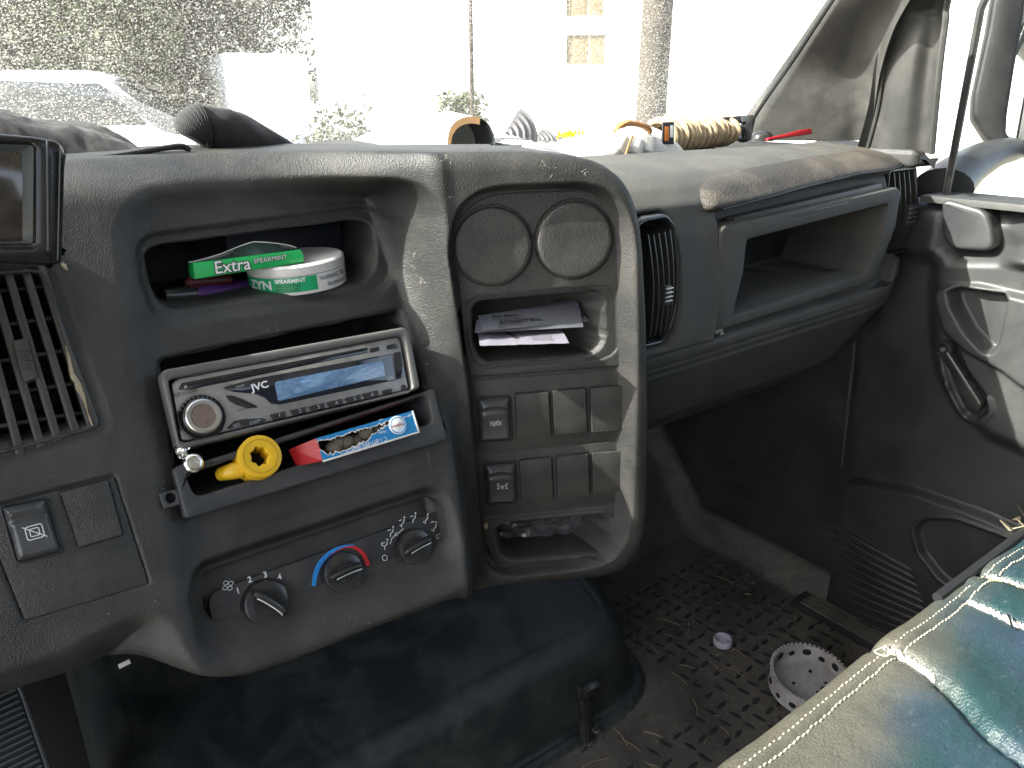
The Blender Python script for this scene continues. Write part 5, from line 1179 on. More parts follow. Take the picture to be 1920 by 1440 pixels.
for s, x, y, sz_, k in (('Evan Mason', .13, .82, .0050, dict(bold=.03)), ('Project Manager', .13, .62, .0040, dict()), ('INTEGRITY BUILT COMMUNITIES', .17, .40, .0054, dict(shear=.35, sx=1.02, bold=.04)), ('CONSTRUCTION', .15, .22, .0028, dict()), ('Office', .15, .08, .0028, dict())):
    text(f, s, w * x, hgt * y, sz_, M['black'], o, align='LEFT', h=.0002, **k)
strokes(f, [[(w * (.45 + .1 * k), hgt * .78), (w * (.62 + .1 * k), hgt * .97)] for k in range(3)], .0002, .0009, M['white'], o, 'logo_stripe')
q = [(900, 650), (1067, 645), (1063, 622), (905, 618)]; P = [at_z(x, y, Zc - .0035 + .001 * (i > 1)) for i, (x, y) in enumerate(q)]
f = Fr(P[0], P[1] - P[0], P[3] - P[0]); A = np.array([[(p - P[0]) @ f.ex, (p - P[0]) @ f.ey] for p in P]); w, hgt = A[1][0], A[3][1]
G = np.stack(np.meshgrid(np.linspace(0, w, 60), np.linspace(0, hgt, 24)), -1); H = .0016 * np.abs(fbm(G[..., 0], G[..., 1], 130)) + .0035 * np.exp(-((G[..., 0] / w - .10) / .10) ** 2) * (G[..., 1] / hgt) + .0005
o = mk('paper_sachet', gridVF(f.W(G, H)), M['foil'], None, angle=None); tag(o, 'opened white printed sachet lying in front of the business cards', 'sachet')
for k in range(8): text(f, 'Directions use once daily', w * .60, hgt * (.85 - .095 * k), .0022, M['black'], o, align='LEFT', h=.0016, sx=.8, bold=.03)
for k in range(4): text(f, 'warnings keep', w * .03, hgt * (.7 - .11 * k), .0024, M['black'], o, align='LEFT', h=.0048, sx=.7, bold=.03)
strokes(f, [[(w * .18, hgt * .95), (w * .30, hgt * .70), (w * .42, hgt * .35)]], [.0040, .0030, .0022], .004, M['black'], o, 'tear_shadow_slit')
text(f, 'TLETI', w * .9, hgt * .80, .0050, M['black'], o, h=.0017, bold=.05)
# crumpled film in the lower wing bin and a stuck crumb
G = np.stack(np.meshgrid(np.linspace(.0, 1, 90), np.linspace(0, 1, 50)), -1); l = LBh.min(0) + .003; hh = LBh.max(0) - .003
AB = np.stack([l[0] + G[..., 0] * (hh[0] - l[0]), l[1] + G[..., 1] * (hh[1] - l[1])], -1)
H = -.052 + .020 * G[..., 1] * sst(0, .5, G[..., 1]) * (1 - .7 * G[..., 0]) + .022 * np.abs(fbm(AB[..., 0], AB[..., 1], 42, 3)) + .007 * np.abs(fbm(AB[..., 0], AB[..., 1], 90, 2)) 
o = mk('crumpled_film', gridVF(WG.W(AB, H)), M['film'], None, angle=20); tag(o, 'crumpled clear plastic film stuffed in the bottom bin of the switch wing', 'plastic film')
c = WG.px(913, 1000); V, F = ball(WG.w(c[0], c[1], W0 + .0035), (.0024, .0016, .0036), 10, 7); o = mk('stuck_crumb', (V + RNG.normal(0, .0004, V.shape), F), M['lint'], dash, smooth=False)
# ------------------------------------------------------------------ framed display in front of the driver's vent
o_ = ray(60, 370) * .465
DF = Fr(o_, (cos(R_(10)), -sin(R_(10)), 0), (.0, .10, 1))
dsp = thing('dash_display', 'glossy black framed display screen standing at the left edge in front of the dash', 'display', DF.w(-.03, -.05, -.02))
def dpx(L, h=0): return DF.pts(L, h)
DO_ = rpoly(dpx([(-230, 230), (60, 256), (108, 264), (120, 284), (114, 494), (100, 497), (-230, 490)]), [.004, .02, .008, .01, .004, .003, .004])
DI_ = rpoly(dpx([(-205, 262), (62, 272), (61, 457), (-205, 462)]), .0012)
mk('outer_frame', frame_ring(DF, DO_, DI_, -.010, 0, .0022, 140, -.004), M['piano'], dsp)
DS = rpoly(dpx([(-195, 280), (42, 286), (42, 452), (-195, 458)], -.0085), .0006)
mk('inner_bezel', rings([DF.W(resamp(DI_, 120, ccw(DI_).min(0)), -.002), DF.W(resamp(DS, 120, ccw(DS).min(0)), -.0085)]), M['bezel'], dsp)
mk('screen', prism(DF, inset(DS, -.001), -.0099, -.0087, .0001), M['pane'], dsp)
for x0, x1, y0, y1, w in ((88.5, 92, 264, 470, .0006), (113, 110, 276, 488, .0004)):
    a, b = dpx([(x0, y0), (x1 - 2, y1)]); mk('frame_line', tube([DF.w(*a, .0001), DF.w(*b, .0001)], [w, w], 6), M['bezel'], dsp)
mk('display_back', prism(DF, inset(DO_, .006), -.022, -.010, .003), M['dark'], dsp)
mk('display_stem', tube([DF.w(-.04, -.01, -.03), DF.w(-.04, -.03, -.075)], [.010, .014], 12), M['dark'], dsp)

# ------------------------------------------------------------------ clutter on the dash top
YD = .755; ZD = -.0715
def heap(prof, Y0, wy, name, mat, parent, fold=.004, fs=22, wf=.06, n=150, m=46, seed=0.0, k=1.6):
    """soft heap whose crest follows a measured outline; rounded front, folds on top"""
    P = np.array([at_y(x, y, Y0) for x, y in prof]); X = np.linspace(P[0, 0], P[-1, 0], n)
    zr = np.interp(X, P[:, 0], P[:, 2]); ker = np.hanning(9); ker /= ker.sum(); zr = np.convolve(np.pad(zr, 4, mode='edge'), ker, 'valid')
    v = np.linspace(-1, 1, m); XX, VV = np.meshgrid(X, v); YY = Y0 + np.where(VV < 0, wf, wy) * VV
    h = np.maximum(zr - ZD, .001)[None, :] * (1 - np.abs(VV) ** (2 * k)) ** (1 / 1.6)
    h = h * (1 + .0 * VV) + fold * fbm(XX + seed, YY, fs) * np.minimum(1, h / .012) + fold * .8 * fbm(XX + YY * .6 + seed, YY * .25, fs * 1.6) * np.minimum(1, h / .012)
    return mk(name, gridVF(np.stack([XX, YY, ZD - .002 + h], -1)), mat, parent, angle=None), X, zr
jk = thing('jacket', 'crumpled grey brown jacket with elastic cuff lying on the dash top at the left', 'jacket', (.12, .78, ZD))
heap([(-160, 215), (-60, 203), (0, 204), (35, 206), (60, 213), (100, 224), (140, 238), (185, 250), (215, 261), (243, 275), (262, 292)], .735, .07, 'jacket_body', M['jacket'], jk, .016, 26)
heap([(60, 250), (85, 232), (110, 226), (160, 225), (185, 232), (215, 247), (240, 262), (258, 279), (270, 290)], .86, .05, 'jacket_hood', M['jacket'], jk, .010, 30, seed=3.0)
heap([(525, 284), (560, 272), (620, 262), (660, 259), (690, 263), (706, 278)], .80, .06, 'jacket_hem', M['jacket'], jk, .003, seed=5.0)
def tubeprof(L, Y0, flat=1.0, n=26):
    C, Rr = [], []
    for x, yt, yb in L:
        a, b = at_y(x, yt, Y0), at_y(x, yb, Y0); C.append((a + b) / 2); Rr.append((a[2] - b[2]) / 2)
    return smooth_path(np.array(C), n), np.interp(np.linspace(0, len(L) - 1, n), range(len(L)), Rr)
C_, Rr = tubeprof([(368, 205, 286), (385, 192, 288), (415, 190, 288), (450, 203, 290), (485, 226, 292), (520, 247, 294), (556, 270, 296), (585, 284, 298)], .70)
V, F = tube(C_, Rr, 40, 1.0); V = V + np.stack([0 * V[:, 0], .5 * fbm(V[:, 0], V[:, 2], 40), fbm(V[:, 0] + V[:, 2] * .7, V[:, 1], 34)], 1) * .017; mk('sleeve', (V, F), M['jacket'], jk, angle=None)
C_, Rr = tubeprof([(356, 232, 284), (362, 208, 286), (372, 197, 287), (382, 193, 288)], .698); Rr = Rr * 1.03
V, F = tube(C_, Rr * (1 + .03 * np.sin(np.arange(26) * 2.2)), 40); mk('cuff', (V, F), M['jackrib'], jk, angle=None)
Q = smooth_path(np.array([at_y(x, y, .665) for x, y in ((118, 306), (150, 300), (220, 292), (300, 279), (340, 274), (356, 282))]), 40); mk('draw_cord', tube(Q, .0022, 8), M['jackrib'], jk)
Q = smooth_path(np.array([at_y(x, y, .672) for x, y in ((230, 300), (270, 286), (310, 279), (345, 278), (352, 286))]), 30); mk('zip_edge', tube(Q, .0024, 8, .6), M['jackrib'], jk)
for k in range(4): mk('snap_dot', ball(at_y(222 + 5 * k, 268 + 2 * k, .80), (.0016, .0016, .0016), 8, 6), M['white'], jk)

# arched white card with corrugated edge
cw = thing('card_tube', 'arched white card with brown corrugated edge and dark inside, on the dash top', 'card tube', at_y(882, 275, .70))
def arch(xc, yb, hw, ht, Y, n=30, dz=0.0):
    c = at_y(xc, yb, Y); e = at_y(xc + hw, yb, Y) - c; w_ = np.linalg.norm(e); u_ = at_y(xc, yb - ht, Y) - c; t = np.linspace(pi, 0, n)
    ee = np.array([.80, -.60, 0]) * w_ * .82
    return c + np.cos(t)[:, None] * ee + np.maximum(np.sin(t), 0)[:, None] ** .75 * np.array([0, 0, u_[2] * 1.0]) + np.array([0, 0, dz])
A0 = arch(884, 277, 44, 52, .70); A1 = arch(840, 277, 52, 62, .79); A2 = arch(760, 277, 70, 40, .86); A3 = arch(690, 278, 40, 14, .90)
k0 = np.array([0, 0, .0035]); mk('card_outer', rings([A0 + k0, A1 + k0, A2 + k0, A3 + k0], closed=False), M['paper'], cw)
mk('card_inner', rings([A1 - k0 * .4, A0 - k0 * .4], closed=False), M['cardin'], cw)
a_ = A0 + k0; cen = A0[[0, -1]].mean(0); b_ = cen + (A0 - cen) * .90; zig = np.array([0, -.0012, 0]) * (np.arange(30) % 2)[:, None]
Ai = np.stack([np.interp(np.linspace(0, 29, 160), range(30), A0[:, q]) for q in range(3)], 1); cut = slice(0, 100)
O2 = Ai + k0 * .9; I2 = cen + (Ai - cen) * .88; zz = .0010 * np.abs(np.sin(np.arange(160) * 1.1))[:, None]; dirn = (O2 - I2) / np.linalg.norm(O2 - I2, axis=1, keepdims=True); O2 = O2 + dirn * zz
mk('corrugated_edge', rings([(O2 + [0, -.001, 0])[cut], (I2 + [0, -.001, 0])[cut], (I2 + [0, .006, 0])[cut]], closed=False), M['corr'], cw, smooth=False)

def single(o, label, cat): return tag(o, label, cat)
# white cotton gloves with brown leather scrap
gl = thing('cotton_glove', 'crumpled white cotton gloves in the middle of the passenger dash top', 'gloves', at_y(1120, 280, .72))
heap([(925, 262), (950, 262), (975, 258), (1000, 262), (1030, 270), (1050, 265), (1075, 258), (1100, 249), (1130, 240), (1160, 234), (1190, 232), (1212, 236), (1232, 250), (1240, 280)], .72, .05, 'glove_body', M['glove'], gl, .006, 30, .05)
for L in (((1195, 262), (1190, 275), (1184, 296)), ((1168, 258), (1160, 270), (1150, 290)), ((1215, 256), (1213, 272), (1206, 292))):
    Q = smooth_path(np.array([at_y(x, y, .675) for x, y in L]), 14); mk('glove_finger', tube(Q, np.r_[np.linspace(.010, .0115, 11), .009, .006, .002], 14), M['glove'], gl)
Q = smooth_path(np.array([at_y(x, y, .68) for x, y in ((1150, 247), (1162, 236), (1178, 231), (1200, 234), (1214, 240), (1219, 250))]), 20)
V, F = tube(Q, np.r_[np.linspace(.002, .006, 6), np.full(10, .006), np.linspace(.0055, .003, 4)], 12, .6); o = mk('leather_scrap', (V + .001 * RNG.normal(size=V.shape) * .4, F), M['brownleaf'], None); single(o, 'curled brown leather scrap lying on the white gloves', 'leather scrap')
Q = smooth_path(np.array([at_y(x, y, .66) for x, y in ((1186, 255), (1180, 270), (1172, 294))]), 10); o = mk('twig', tube(Q, .0016, 6), M['corr'], None); single(o, 'thin brown twig leaning across the white gloves', 'twig')
# yellow tuft
S = []
c0 = at_y(1080, 262, .74)
for k in range(150):
    d = np.array([RNG.normal(0, .6), RNG.normal(0, .5), abs(RNG.normal(.6, .4))]); d /= np.linalg.norm(d); p = c0 + np.array([RNG.normal(0, .012), RNG.normal(0, .008), RNG.uniform(-.006, .004)]); n_ = np.cross(d, (.2, .9, .1)); L_ = RNG.uniform(.006, .016)
    S.append((np.array([p, p + n_ * .0016 + d * L_ * .5, p + d * L_, p - n_ * .0016 + d * L_ * .5]), [[0, 1, 2, 3]]))
o = mk('yellow_tuft', join(*S), M['flower'], None, smooth=False); single(o, 'bright yellow feathery tuft beside the white gloves on the dash top', 'tuft')
# ridged shell and its broken piece
def fan(cx, cy_, r, Y, a0, a1, mat, name, label, sc=1.0):
    c = at_y(cx, cy_, Y); e = at_y(cx + r, cy_, Y) - c; w_ = np.linalg.norm(e); T, Rr_ = np.meshgrid(np.radians(np.linspace(a0, a1, 40)), np.linspace(.02, 1, 60))
    H = .35 * np.sqrt(np.maximum(1 - Rr_ ** 2, 0)) + .035 * np.sin(Rr_ * 34); ex = np.array([.8, -.6, 0]); nn = np.array([-.5, -.7, .5])
    P = c + w_ * (ex * (Rr_ * np.cos(T))[..., None] + np.array([0, 0, 1.0]) * (Rr_ * np.sin(T))[..., None] * sc + nn * (H - .35)[..., None]); o = mk(name, gridVF(P), mat, None, angle=None); return single(o, label, 'shell')
fan(946, 252, 50, .70, -8, 62, M['shellgrey'], 'sea_shell', 'grey fan shaped ridged shell standing beside the arched white card')
fan(1000, 262, 36, .72, -2, 66, M['shellgrey'], 'shell_piece', 'smaller plain grey shell piece lying right of the ridged shell', .6)
# tan rope coil with label band
rc = thing('rope_coil', 'coil of tan rope with a small black and orange tag on the passenger dash top', 'rope', at_y(1290, 280, .72))
for k in range(16):
    x = 1236 + k * 7.3; a, b = at_y(x, 226 + 5 * sin(k * 1.9) - k * .2, .715), at_y(x + 3, 290 - k * 1.4, .715); c = (a + b) / 2; hz = (a[2] - b[2]) / 2; t = np.linspace(0, 2 * pi, 36, endpoint=False)
    Q = np.stack([c[0] + .004 * np.sin(t + k), c[1] + .030 * np.sin(t), c[2] + hz * np.cos(t) * (1 + .05 * np.sin(3 * t + k))], 1); Q = np.vstack([Q, Q[:2]])
    V, F = tube(Q, .0046 * (1 + .10 * np.sin(np.arange(38) * 1.9)), 8, cap=False); mk('rope_turn', (V, F), M['rope'], rc)
f = Fr(at_y(1252, 245, .676), (1, -.2, 0), (.02, .1, 1)); tg = mk('rope_tag', box(f, -.008, .009, -.016, .010, -.001, .001, .0004), M['black'], rc)
mk('tag_print', box(f, -.005, .001, -.012, .005, .001, .0014, .0001), M['orange'], tg); mk('tag_print', box(f, .003, .0075, -.008, .006, .001, .0014, .0001), M['white'], tg)
# dark glasses, black knob, red tag
dg_ = thing('safety_glasses', 'folded black safety glasses lying on the dash top beside the rope coil', 'glasses', at_y(1380, 262, .68))
f = Fr(at_y(1378, 262, .69), (.92, -.38, 0), (0, .3, 1)); G_ = lambda L, h=0: f.pts(L, h)
mk('lens', prism(f, rpoly(G_([(1346, 268), (1358, 246), (1372, 234), (1396, 236), (1404, 246), (1400, 262)]), .004), -.004, 0, .002), M['tint'], dg_)
mk('brow_bar', prism(f, rpoly(G_([(1342, 221), (1410, 215), (1415, 220), (1410, 232), (1390, 229), (1366, 231), (1343, 227)]), .001), -.006, .002, .0015), M['gloss'], dg_)
mk('temple', prism(f, rpoly(G_([(1404, 216), (1416, 219), (1406, 264), (1392, 264), (1394, 236)]), .002), -.010, .004, .002), M['gloss'], dg_)
mk('hinge_plate', prism(f, rpoly(G_([(1388, 219), (1402, 217), (1402, 229), (1390, 230)]), .0006), .002, .0032, .0004), M['bezel'], dg_)
mk('bridge', tube([f.w(*G_([(1346, 264)])[0]), f.w(*G_([(1364, 240)])[0]), f.w(*G_([(1374, 232)])[0])], .0016, 8), M['gloss'], dg_)
o = mk('black_knob', lathe(Fr(at_y(1428, 264, .70), (1, 0, 0), (0, 1, 0)), [(.016, 0), (.0155, .006), (.012, .011), (.006, .0135), (.0002, .014)], 28), M['gloss'], None); single(o, 'small domed black knob lying between the glasses and the red tag', 'knob')
f = Fr(at_y(1440, 259, .665), at_y(1522, 244, .672) - at_y(1440, 259, .665), (0, .5, 1)); Lx = np.linalg.norm(at_y(1522, 244, .672) - at_y(1440, 259, .665))
o = mk('red_tag', prism(f, np.array([(0, -.002), (Lx, -.0045), (Lx, .0030), (Lx * .70, .0034), (Lx * .45, .0018), (0, .0006)]), -.004, .0, .0006), M['red'], None); single(o, 'flat red plastic strip near the pillar on the dash top', 'strip')

# ------------------------------------------------------------------ on the cab floor
c = at_z(1355, 1204, ZF + .006); f = Fr((c[0], c[1], ZF + .003), (1, 0, 0), (0, 1, 0))
bc = mk('bottle_cap', lathe(f, [(.0145, 0), (.0150, .001), (.0148, .010), (.0140, .0112), (.0128, .0112), (.0122, .0100), (.0120, .003), (.0001, .0026)], 44), M['cap'], None); single(bc, 'pale lilac plastic bottle cap lying open side up on the floor mat', 'bottle cap')
mk('cap_liner', lathe(f.at(0, 0, .0028), [(.0075, 0), (.0075, .0008), (.0066, .001), (.0001, .001)], 30), M['white'], bc)
c = at_z(1514, 1272, ZF + .03); f = Fr((c[0], c[1], ZF + .010), (1, 0, .09), (0, 1, .12))
hb = thing('white_hub', 'chipped white metal hub with round holes painted as dark discs, lying on the floor by the seat', 'hub', f.o)
RH = .0535
mk('hub_shell', lathe(f, [(RH - .004, 0), (RH, .003), (RH, .030), (RH + .0016, .031), (RH + .0016, .034), (RH - .002, .0355), (RH - .0035, .034), (RH - .0040, .013)], 80, cap1=False), M['hub'], hb)
mk('hub_plate', lathe(f, [(RH - .0035, .0135), (RH - .014, .0115), (RH - .020, .0128), (.020, .0130), (.012, .0145), (.0001, .0145)], 80), M['hub'], hb)
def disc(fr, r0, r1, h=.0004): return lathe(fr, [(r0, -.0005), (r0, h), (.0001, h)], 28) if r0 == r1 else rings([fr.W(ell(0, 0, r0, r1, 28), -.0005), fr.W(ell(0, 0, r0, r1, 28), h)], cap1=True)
for k in range(14):                                       # dark discs painted as shaded holes in the wall, inside and outside
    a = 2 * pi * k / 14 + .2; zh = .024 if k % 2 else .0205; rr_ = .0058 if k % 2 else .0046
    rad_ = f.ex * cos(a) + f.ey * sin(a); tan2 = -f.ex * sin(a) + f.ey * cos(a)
    mk('wall_hole_disc', disc(Fr(f.o + rad_ * (RH - .0042) + f.n * zh, -tan2, f.n), rr_ * 1.1, rr_, .0003), M['hole_shade'], hb)
    mk('wall_hole_disc', disc(Fr(f.o + rad_ * (RH + .0002) + f.n * (zh - .008), tan2, f.n), rr_ * .9, rr_ * .8, .0003), M['hole_shade'], hb)
for a, b, r in ((.010, -.022, .0062), (-.002, -.018, .0024), (.022, -.016, .0022), (-.010, -.004, .003), (.006, .004, .0028), (.022, .010, .003), (-.016, .012, .0026)): mk('plate_hole_disc', disc(f.at(a, b, .0134), r, r * .9, .0003), M['hole_shade'], hb)  # dark discs painted as shaded holes in the plate
S = [box(f.at((RH + .001) * cos(a), (RH + .001) * sin(a), .0345, a), -.0016, .0016, -.0018, .0018, 0, .0018, .0005) for a in np.linspace(0, 2 * pi, 52, endpoint=False)]; mk('rim_teeth', join(*S), M['hub'], hb)
g = f.o + (f.ex * cos(R_(205)) + f.ey * sin(R_(205))) * (RH + .0004) + f.n * .018; mk('red_smear', disc(Fr(g, (-f.ex * sin(R_(205)) + f.ey * cos(R_(205))), f.n), .006, .0045), M['cardred'], hb)
S = []
for k in range(80):
    x, y = RNG.uniform(.45, 1.05), RNG.uniform(.15, .75); a = RNG.uniform(0, pi); L_ = RNG.uniform(.004, .022); d = np.array([cos(a), sin(a), 0]) * L_; p = np.array([x, y, ZF + .004]); S.append(tube([p - d, p + np.array([d[1], -d[0], .0]) * .15, p + d], .0006, 4))
o = mk('straw_bits', join(*S), M['straw'], None, kind='stuff'); tag(o, 'scattered bits of dry straw on the dirty floor mat')
S = []
for k in range(420):
    x, y = RNG.uniform(.40, 1.09), RNG.uniform(.15, .98); r_ = RNG.uniform(.0008, .0042) * RNG.random() ** .6
    V, F = ball((x, y, ZF + .003 + r_ * .3), (r_, r_ * RNG.uniform(.6, 1.1), r_ * .6), 6, 4); S.append((V + RNG.normal(0, r_ * .16, V.shape), F))
o = mk('dirt_crumbs', join(*S), M['clod'], None, kind='stuff'); tag(o, 'loose crumbs of dried dirt on the floor mat')
# ------------------------------------------------------------------ the yard outside
def away(px, dist, z=ZG):
    d = ray(px, 177); d = np.array([d[0], d[1], 0]); d /= np.linalg.norm(d); return d * dist + np.array([0, 0, z])
def zat(py, dist): return (177 - py) / 1539.0 * dist
M['gravel'] = simple('pale gravel', (.34, .32, .28), .9, var=.25, vs_=1.5)
M['wallw'] = simple('white painted siding', (.80, .80, .78), .6, var=.03, vs_=2)
M['board'] = simple('beige shutter board', (.17, .13, .075), .8, var=.2, vs_=3)
M['bark'] = simple('grey brown bark', (.045, .036, .026), .95, var=.45, vs_=9, bmp=.8, bs=30, bd=.02)
M['leaf'] = simple('dark leaves', (.020, .026, .012), .6, var=.5, vs_=1.4)
M['leaf2'] = simple('yellow green leaves', (.05, .06, .02), .6, var=.4, vs_=1.4)
M['carpaint'] = simple('white vehicle paint', (.75, .76, .77), .25, var=.02, coat=.5)
M['tyre'] = simple('tyre rubber', (.02, .02, .02), .8)
M['carglass'] = simple('vehicle glass', (.03, .035, .04), .08, spec=.7)
M['hay'] = simple('dry grass', (.42, .36, .17), .9, var=.3, vs_=.8)
n_ = 60; t = np.linspace(0, 2 * pi, n_, endpoint=False)
RG = [r * np.stack([np.cos(t), np.sin(t), 0 * t], 1) + np.array([0, 0, ZG - (0 if r < 300 else 4)]) for r in (.5, 6, 20, 60, 160, 900)]
struct('ground', rings(RG, cap0=False), M['gravel'], angle=None)
def leaves(C, rad, n, size, mat, name, parent, seed):
    g = np.random.default_rng(seed); d = g.normal(size=(n, 3)); d /= np.linalg.norm(d, axis=1, keepdims=True); r = g.random(n) ** .45
    lump = 1 + .25 * np.sin(d[:, 0] * 5 + seed) * np.cos(d[:, 1] * 4 - seed) + .15 * np.sin(d[:, 2] * 9 + seed)
    p = np.array(C) + d * (r * lump)[:, None] * np.array(rad); a = g.normal(size=(n, 3)); a /= np.linalg.norm(a, axis=1, keepdims=True); b = np.cross(a, g.normal(size=(n, 3))); b /= np.linalg.norm(b, axis=1, keepdims=True)
    s = size * g.uniform(.6, 1.4, n)[:, None]; V = np.stack([p - a * s, p + b * s * .5, p + a * s, p - b * s * .5], 1).reshape(-1, 3)
    return mk(name, (V, np.arange(4 * n).reshape(n, 4)), mat, parent, smooth=False)
def tree(px, dist, h, rad, n, label, seed, low=.3, m='leaf'):
    o = away(px, dist); t_ = thing('broadleaf_tree', label, 'tree', o, 'trees ahead of the truck'); g = np.random.default_rng(seed)
    Q = [o + np.array([g.normal(0, .12) * k, g.normal(0, .12) * k, h * k / 5]) for k in range(6)]; mk('trunk', tube(smooth_path(np.array(Q), 18), np.linspace(.26, .06, 18), 10), M['bark'], t_)
    for k in range(6):
        a = g.uniform(0, 2 * pi); b = Q[2 + k % 3]; e = b + np.array([cos(a) * rad * .7, sin(a) * rad * .7, h * .22]); mk('limb', tube(smooth_path(np.array([b, (b + e) / 2 + [0, 0, .3], e]), 10), np.linspace(.09, .025, 10), 7), M['bark'], t_)
    leaves(o + np.array([0, 0, h * (.5 + low / 2)]), (rad, rad, h * (.5 - low / 2) * 1.05), n * 2, .085, M[m], 'crown', t_, seed)
tree(60, 17, 8.5, 2.9, 9000, 'dense dark green tree at far left behind the parked white truck', 1, .05)
tree(330, 20, 9.0, 2.6, 9000, 'tall dark tree behind the gap between white truck and white box', 2, .05)
tree(480, 24, 9.5, 2.4, 7000, 'dark tree with an open crown rising behind the tall white box', 3, .12)
tree(-160, 18, 8, 3.0, 5000, 'dark tree partly out of view at the left edge', 4, .1)
tree(200, 15.5, 4.0, 1.3, 2600, 'small yellow green tree in front of the dark trees', 5, .2, 'leaf2')
o = away(868, 12.5); bt_ = thing('yard_bush', 'dry grey green bush at the foot of the thin post by the white wall', 'bush', o)
mk('stem', tube([o, o + np.array([.02, 0, 1.5])], [.03, .012], 7), M['bark'], bt_); leaves(o + np.array([0, 0, 1.35]), (.42, .42, .72), 1500, .06, M['leaf2'], 'foliage', bt_, 9)
o = away(640, 14); bt2 = thing('yard_bush', 'low pale weedy bush left of the white building', 'bush', o); mk('stem', tube([o, o + np.array([.02, 0, 1.2])], [.03, .012], 7), M['bark'], bt2); leaves(o + np.array([0, 0, 1.0]), (.75, .75, .75), 1500, .05, M['leaf2'], 'foliage', bt2, 12)

# white building with boarded window
o = away(1090, 14.0); c_ = away(1090, 1, 0); ang = math.atan2(-c_[0], c_[1])
bw = thing('white_building', 'long white sided building filling the view ahead of the truck', 'building', o)
WF = Fr(o, (cos(ang), sin(ang), 0), (0, 0, 1)); WF = Fr(o, -WF.ex if (WF.n @ c_) > 0 else WF.ex, (0, 0, 1))
mk('wall', box(WF, -4.55, 9.5, 0, 6.2, -6, 0, .01), M['wallw'], bw)
for k in range(20): mk('siding_board', box(WF, -4.57, 9.52, .02 + k * .30, .30 + k * .30, 0, .018, .006), M['wallw'], bw)
mk('roof', box(WF, -4.9, 9.9, 6.2, 6.5, -6.4, .5, .02), M['board'], bw)
for (x0, x1, y0, y1) in ((1062, 1135, -60, 31), (1062, 1135, 66, 121)):
    P = np.array([WF.px(x, y, .02) for x, y in ((x0, y1), (x1, y0))]); w_ = mk('window', frame_ring(WF, rect(P[0, 0] - .06, P[1, 0] + .06, P[0, 1] - .06, P[1, 1] + .06), rect(P[0, 0], P[1, 0], P[0, 1], P[1, 1]), .0, .07, .01, 80, 0), M['wallw'], bw)
    xm = P[0, 0] + (P[1, 0] - P[0, 0]) * .58
    mk('shutter_board', box(WF, P[0, 0], xm - .01, P[0, 1], P[1, 1], .0, .035, .01), M['board'], w_); mk('shutter_board', box(WF, xm + .01, P[1, 0], P[0, 1], P[1, 1], .0, .035, .01), M['board'], w_)
o = away(1222, 8.5); po = mk('utility_pole', tube(np.array([o, o + [0.01, 0, 3], o + [0, 0, 8]]), [.155, .15, .13], 18), M['bark'], None, base=True); tag(po, 'thick weathered wooden pole in front of the white building', 'pole')
o = away(885, 12.0); po = thing('thin_post', 'thin brown post standing in front of the white wall above the bush', 'post', o); mk('post_shaft', tube(np.array([o, o + [0, 0, 5.0]]), [.035, .03], 10), M['bark'], po); mk('post_cap', ball(o + [0, 0, 5.0], (.05, .05, .04)), M['bark'], po)

# parked white truck, and a tall white box body
def wheel(fr, par):
    w_ = mk('wheel', lathe(fr, [(.30, -.11), (.37, -.09), (.38, 0), (.37, .09), (.30, .11), (.22, .10)], 32, cap1=False), M['tyre'], par); mk('rim', lathe(fr, [(.22, .08), (.18, .05), (.06, .07), (.0005, .07)], 24), M['steel'], w_)
o = away(190, 14.5); tr_ = thing('parked_truck', 'white pickup truck parked ahead at the left, its bonnet pointing right', 'truck', o)
ah = math.atan2(HV[1], HV[0]); yw = R_(-28)
TF = Fr(o, (cos(yw), sin(yw), 0), (0, 0, 1))     # x = truck's length, bonnet at +x; n = the near side
side = np.array([(-2.6, .55), (2.35, .55), (2.45, .80), (2.42, 1.22), (2.2, 1.36), (1.15, 1.50), (.35, 2.20), (.10, 2.28), (-1.0, 2.28), (-1.25, 2.12), (-1.40, 1.45), (-2.6, 1.42)])
mk('body', prism(TF, rpoly(side, .10), -.95, .95, .10), M['carpaint'], tr_)
for h0, h1 in ((.90, .965), (-.965, -.90)): mk('side_window', prism(TF, rpoly(np.array([(-1.2, 1.50), (.92, 1.52), (.30, 2.10), (-1.05, 2.14)]), .05), h0, h1, .01), M['carglass'], tr_)
wsf = Fr(TF.w(.78, 1.86, 0), TF.n, TF.ex * -.745 + TF.ey * .667); mk('front_glass', box(wsf, -.80, .80, -.42, .42, -.05, .03, .02), M['carglass'], tr_)
mk('bumper', box(TF, 2.35, 2.58, .50, .78, -.92, .92, .05), M['steel'], tr_)
for x in (-1.7, 1.55):
    for h in (.86, -.86): wheel(Fr(TF.w(x, .38, h), TF.ex, TF.ey) if h > 0 else Fr(TF.w(x, .38, h), -TF.ex, TF.ey), tr_)
for h in (.66, -.66): mk('headlight', box(Fr(TF.w(2.42, 1.0, h), TF.n, TF.ey), -.16, .16, -.10, .10, -.02, .03, .02), M['chrome'], tr_)
o = away(505, 15.0); BF = Fr(o, (cos(R_(-12)), sin(R_(-12)), 0), (0, 0, 1)); bb = thing('box_truck', 'tall white box truck parked beyond the jacket sleeve', 'box truck', o)
mk('box_body', box(BF, -.72, .72, .75, 2.62, -3.6, 0, .06), M['carpaint'], bb); mk('rear_door', box(BF, -.62, -.01, .85, 2.5, 0, .025, .01), M['carpaint'], bb); mk('rear_door', box(BF, .01, .62, .85, 2.5, 0, .025, .01), M['carpaint'], bb)
mk('cab', box(BF, -.72, .72, .55, 2.1, -5.2, -3.7, .15), M['carpaint'], bb); mk('bumper', box(BF, -.7, .7, .45, .65, -.3, .05, .02), M['steel'], bb)
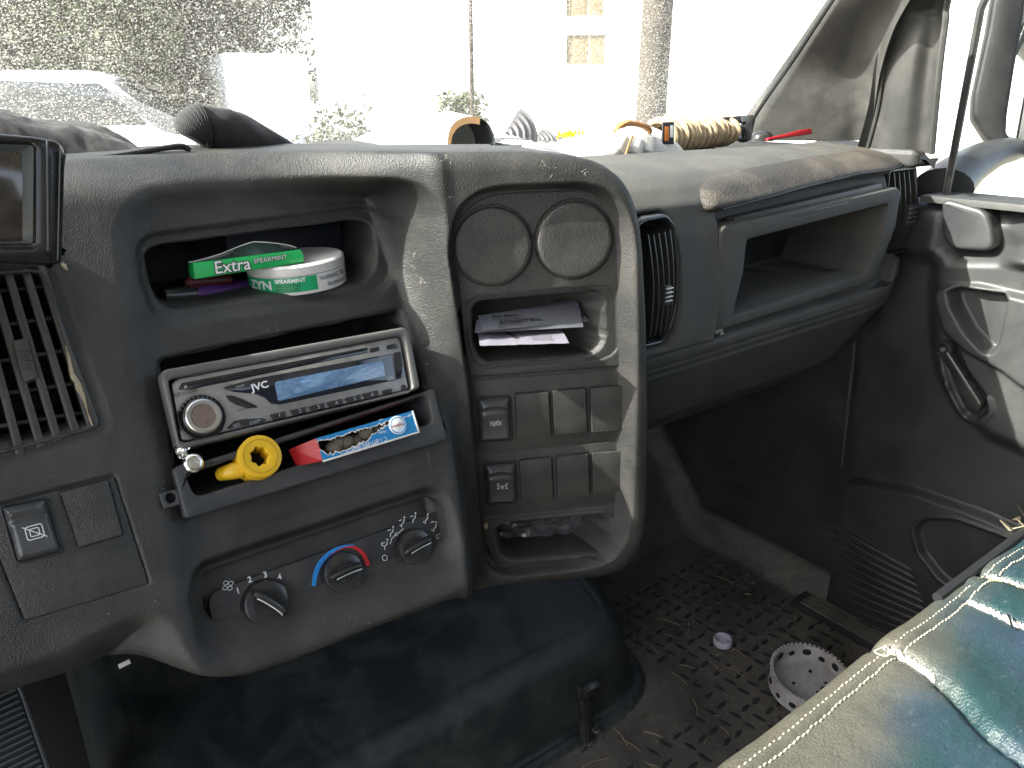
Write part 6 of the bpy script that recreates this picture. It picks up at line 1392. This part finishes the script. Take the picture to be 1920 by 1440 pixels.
for h in (-.6, -4.3):
    for s in (-1, 1): wheel(Fr(BF.w(.62 * s, .38, h), BF.n * -s, BF.ey), bb)

# side mirror on the passenger door
MF = Fr(at_x(1890, 190, 1.42), (.50, -.87, 0), (.12, .05, 1))
mr = thing('side_mirror', 'black side mirror with rounded housing on a grey arm outside the passenger window', 'mirror', MF.w(0, -.15, -.05))
mp = lambda L, h=0: MF.pts(L, h)
MO = rpoly(mp([(1870, -60), (2010, -90), (2000, 300), (1900, 292), (1848, 262), (1822, 222), (1824, 180), (1850, 60)]), .025); MI = rpoly(mp([(1925, -30), (1985, -40), (1978, 262), (1896, 266), (1884, 250), (1886, 215), (1900, 125), (1912, 60)]), .012)
mk('mirror_housing', frame_ring(MF, MO, MI, -.03, .010, .006, 120, -.006), M['mirrorh'], mr); mk('housing_back', rings([MF.W(MO, -.03), MF.W(inset(MO, .02), -.07), MF.W(inset(MO, .05), -.10)][::-1], cap0=True), M['mirrorh'], mr)
mk('mirror_glass', prism(MF, inset(MI, -.002), -.010, -.006, .0004), simple('mirror glass', (.85, .85, .85), .03, 1.0, var=0), mr)
Q = [at_x(1768, 352, 1.16), at_x(1800, 322, 1.24), at_x(1850, 292, 1.34), at_x(1895, 280, 1.43)]; mk('mirror_arm', tube(smooth_path(np.array(Q), 14), np.linspace(.040, .026, 14), 20, .7), M['door'], mr)
# dry bank and fence seen in the mirror and through the side window
o = away(2300, 14); bk = mk('straw_bank', bbx(o + [0, 0, .6], (7, 2, 1.2), .5), M['hay'], None, base=True); tag(bk, 'pale dry grass bank beyond the passenger window', 'bank')
import OpenImageIO as oiio, sys, numpy as np
b=oiio.ImageBuf('/workdir/render_main.png').get_pixels(oiio.FLOAT)[:,:,:3]*255
for n,(x,y) in dict(capL=(491,250),capR=(585,240),stackmid=(300,330),hv=(300,560),wrim=(632,400),sw4=(606,465),ridge=(410,240),toproll=(250,165),deckpass=(700,165),pad=(800,165),passface=(690,260),under=(700,390),kick=(760,480),door=(900,480),cover=(450,650),floor=(690,700),seat=(820,720),pillar=(820,80),cubin=(830,240)).items():
    p=b[y-4:y+5,x-4:x+5].reshape(-1,3); print(n,p.mean(0).round().astype(int),'sd',p.mean(1).std().round(1))
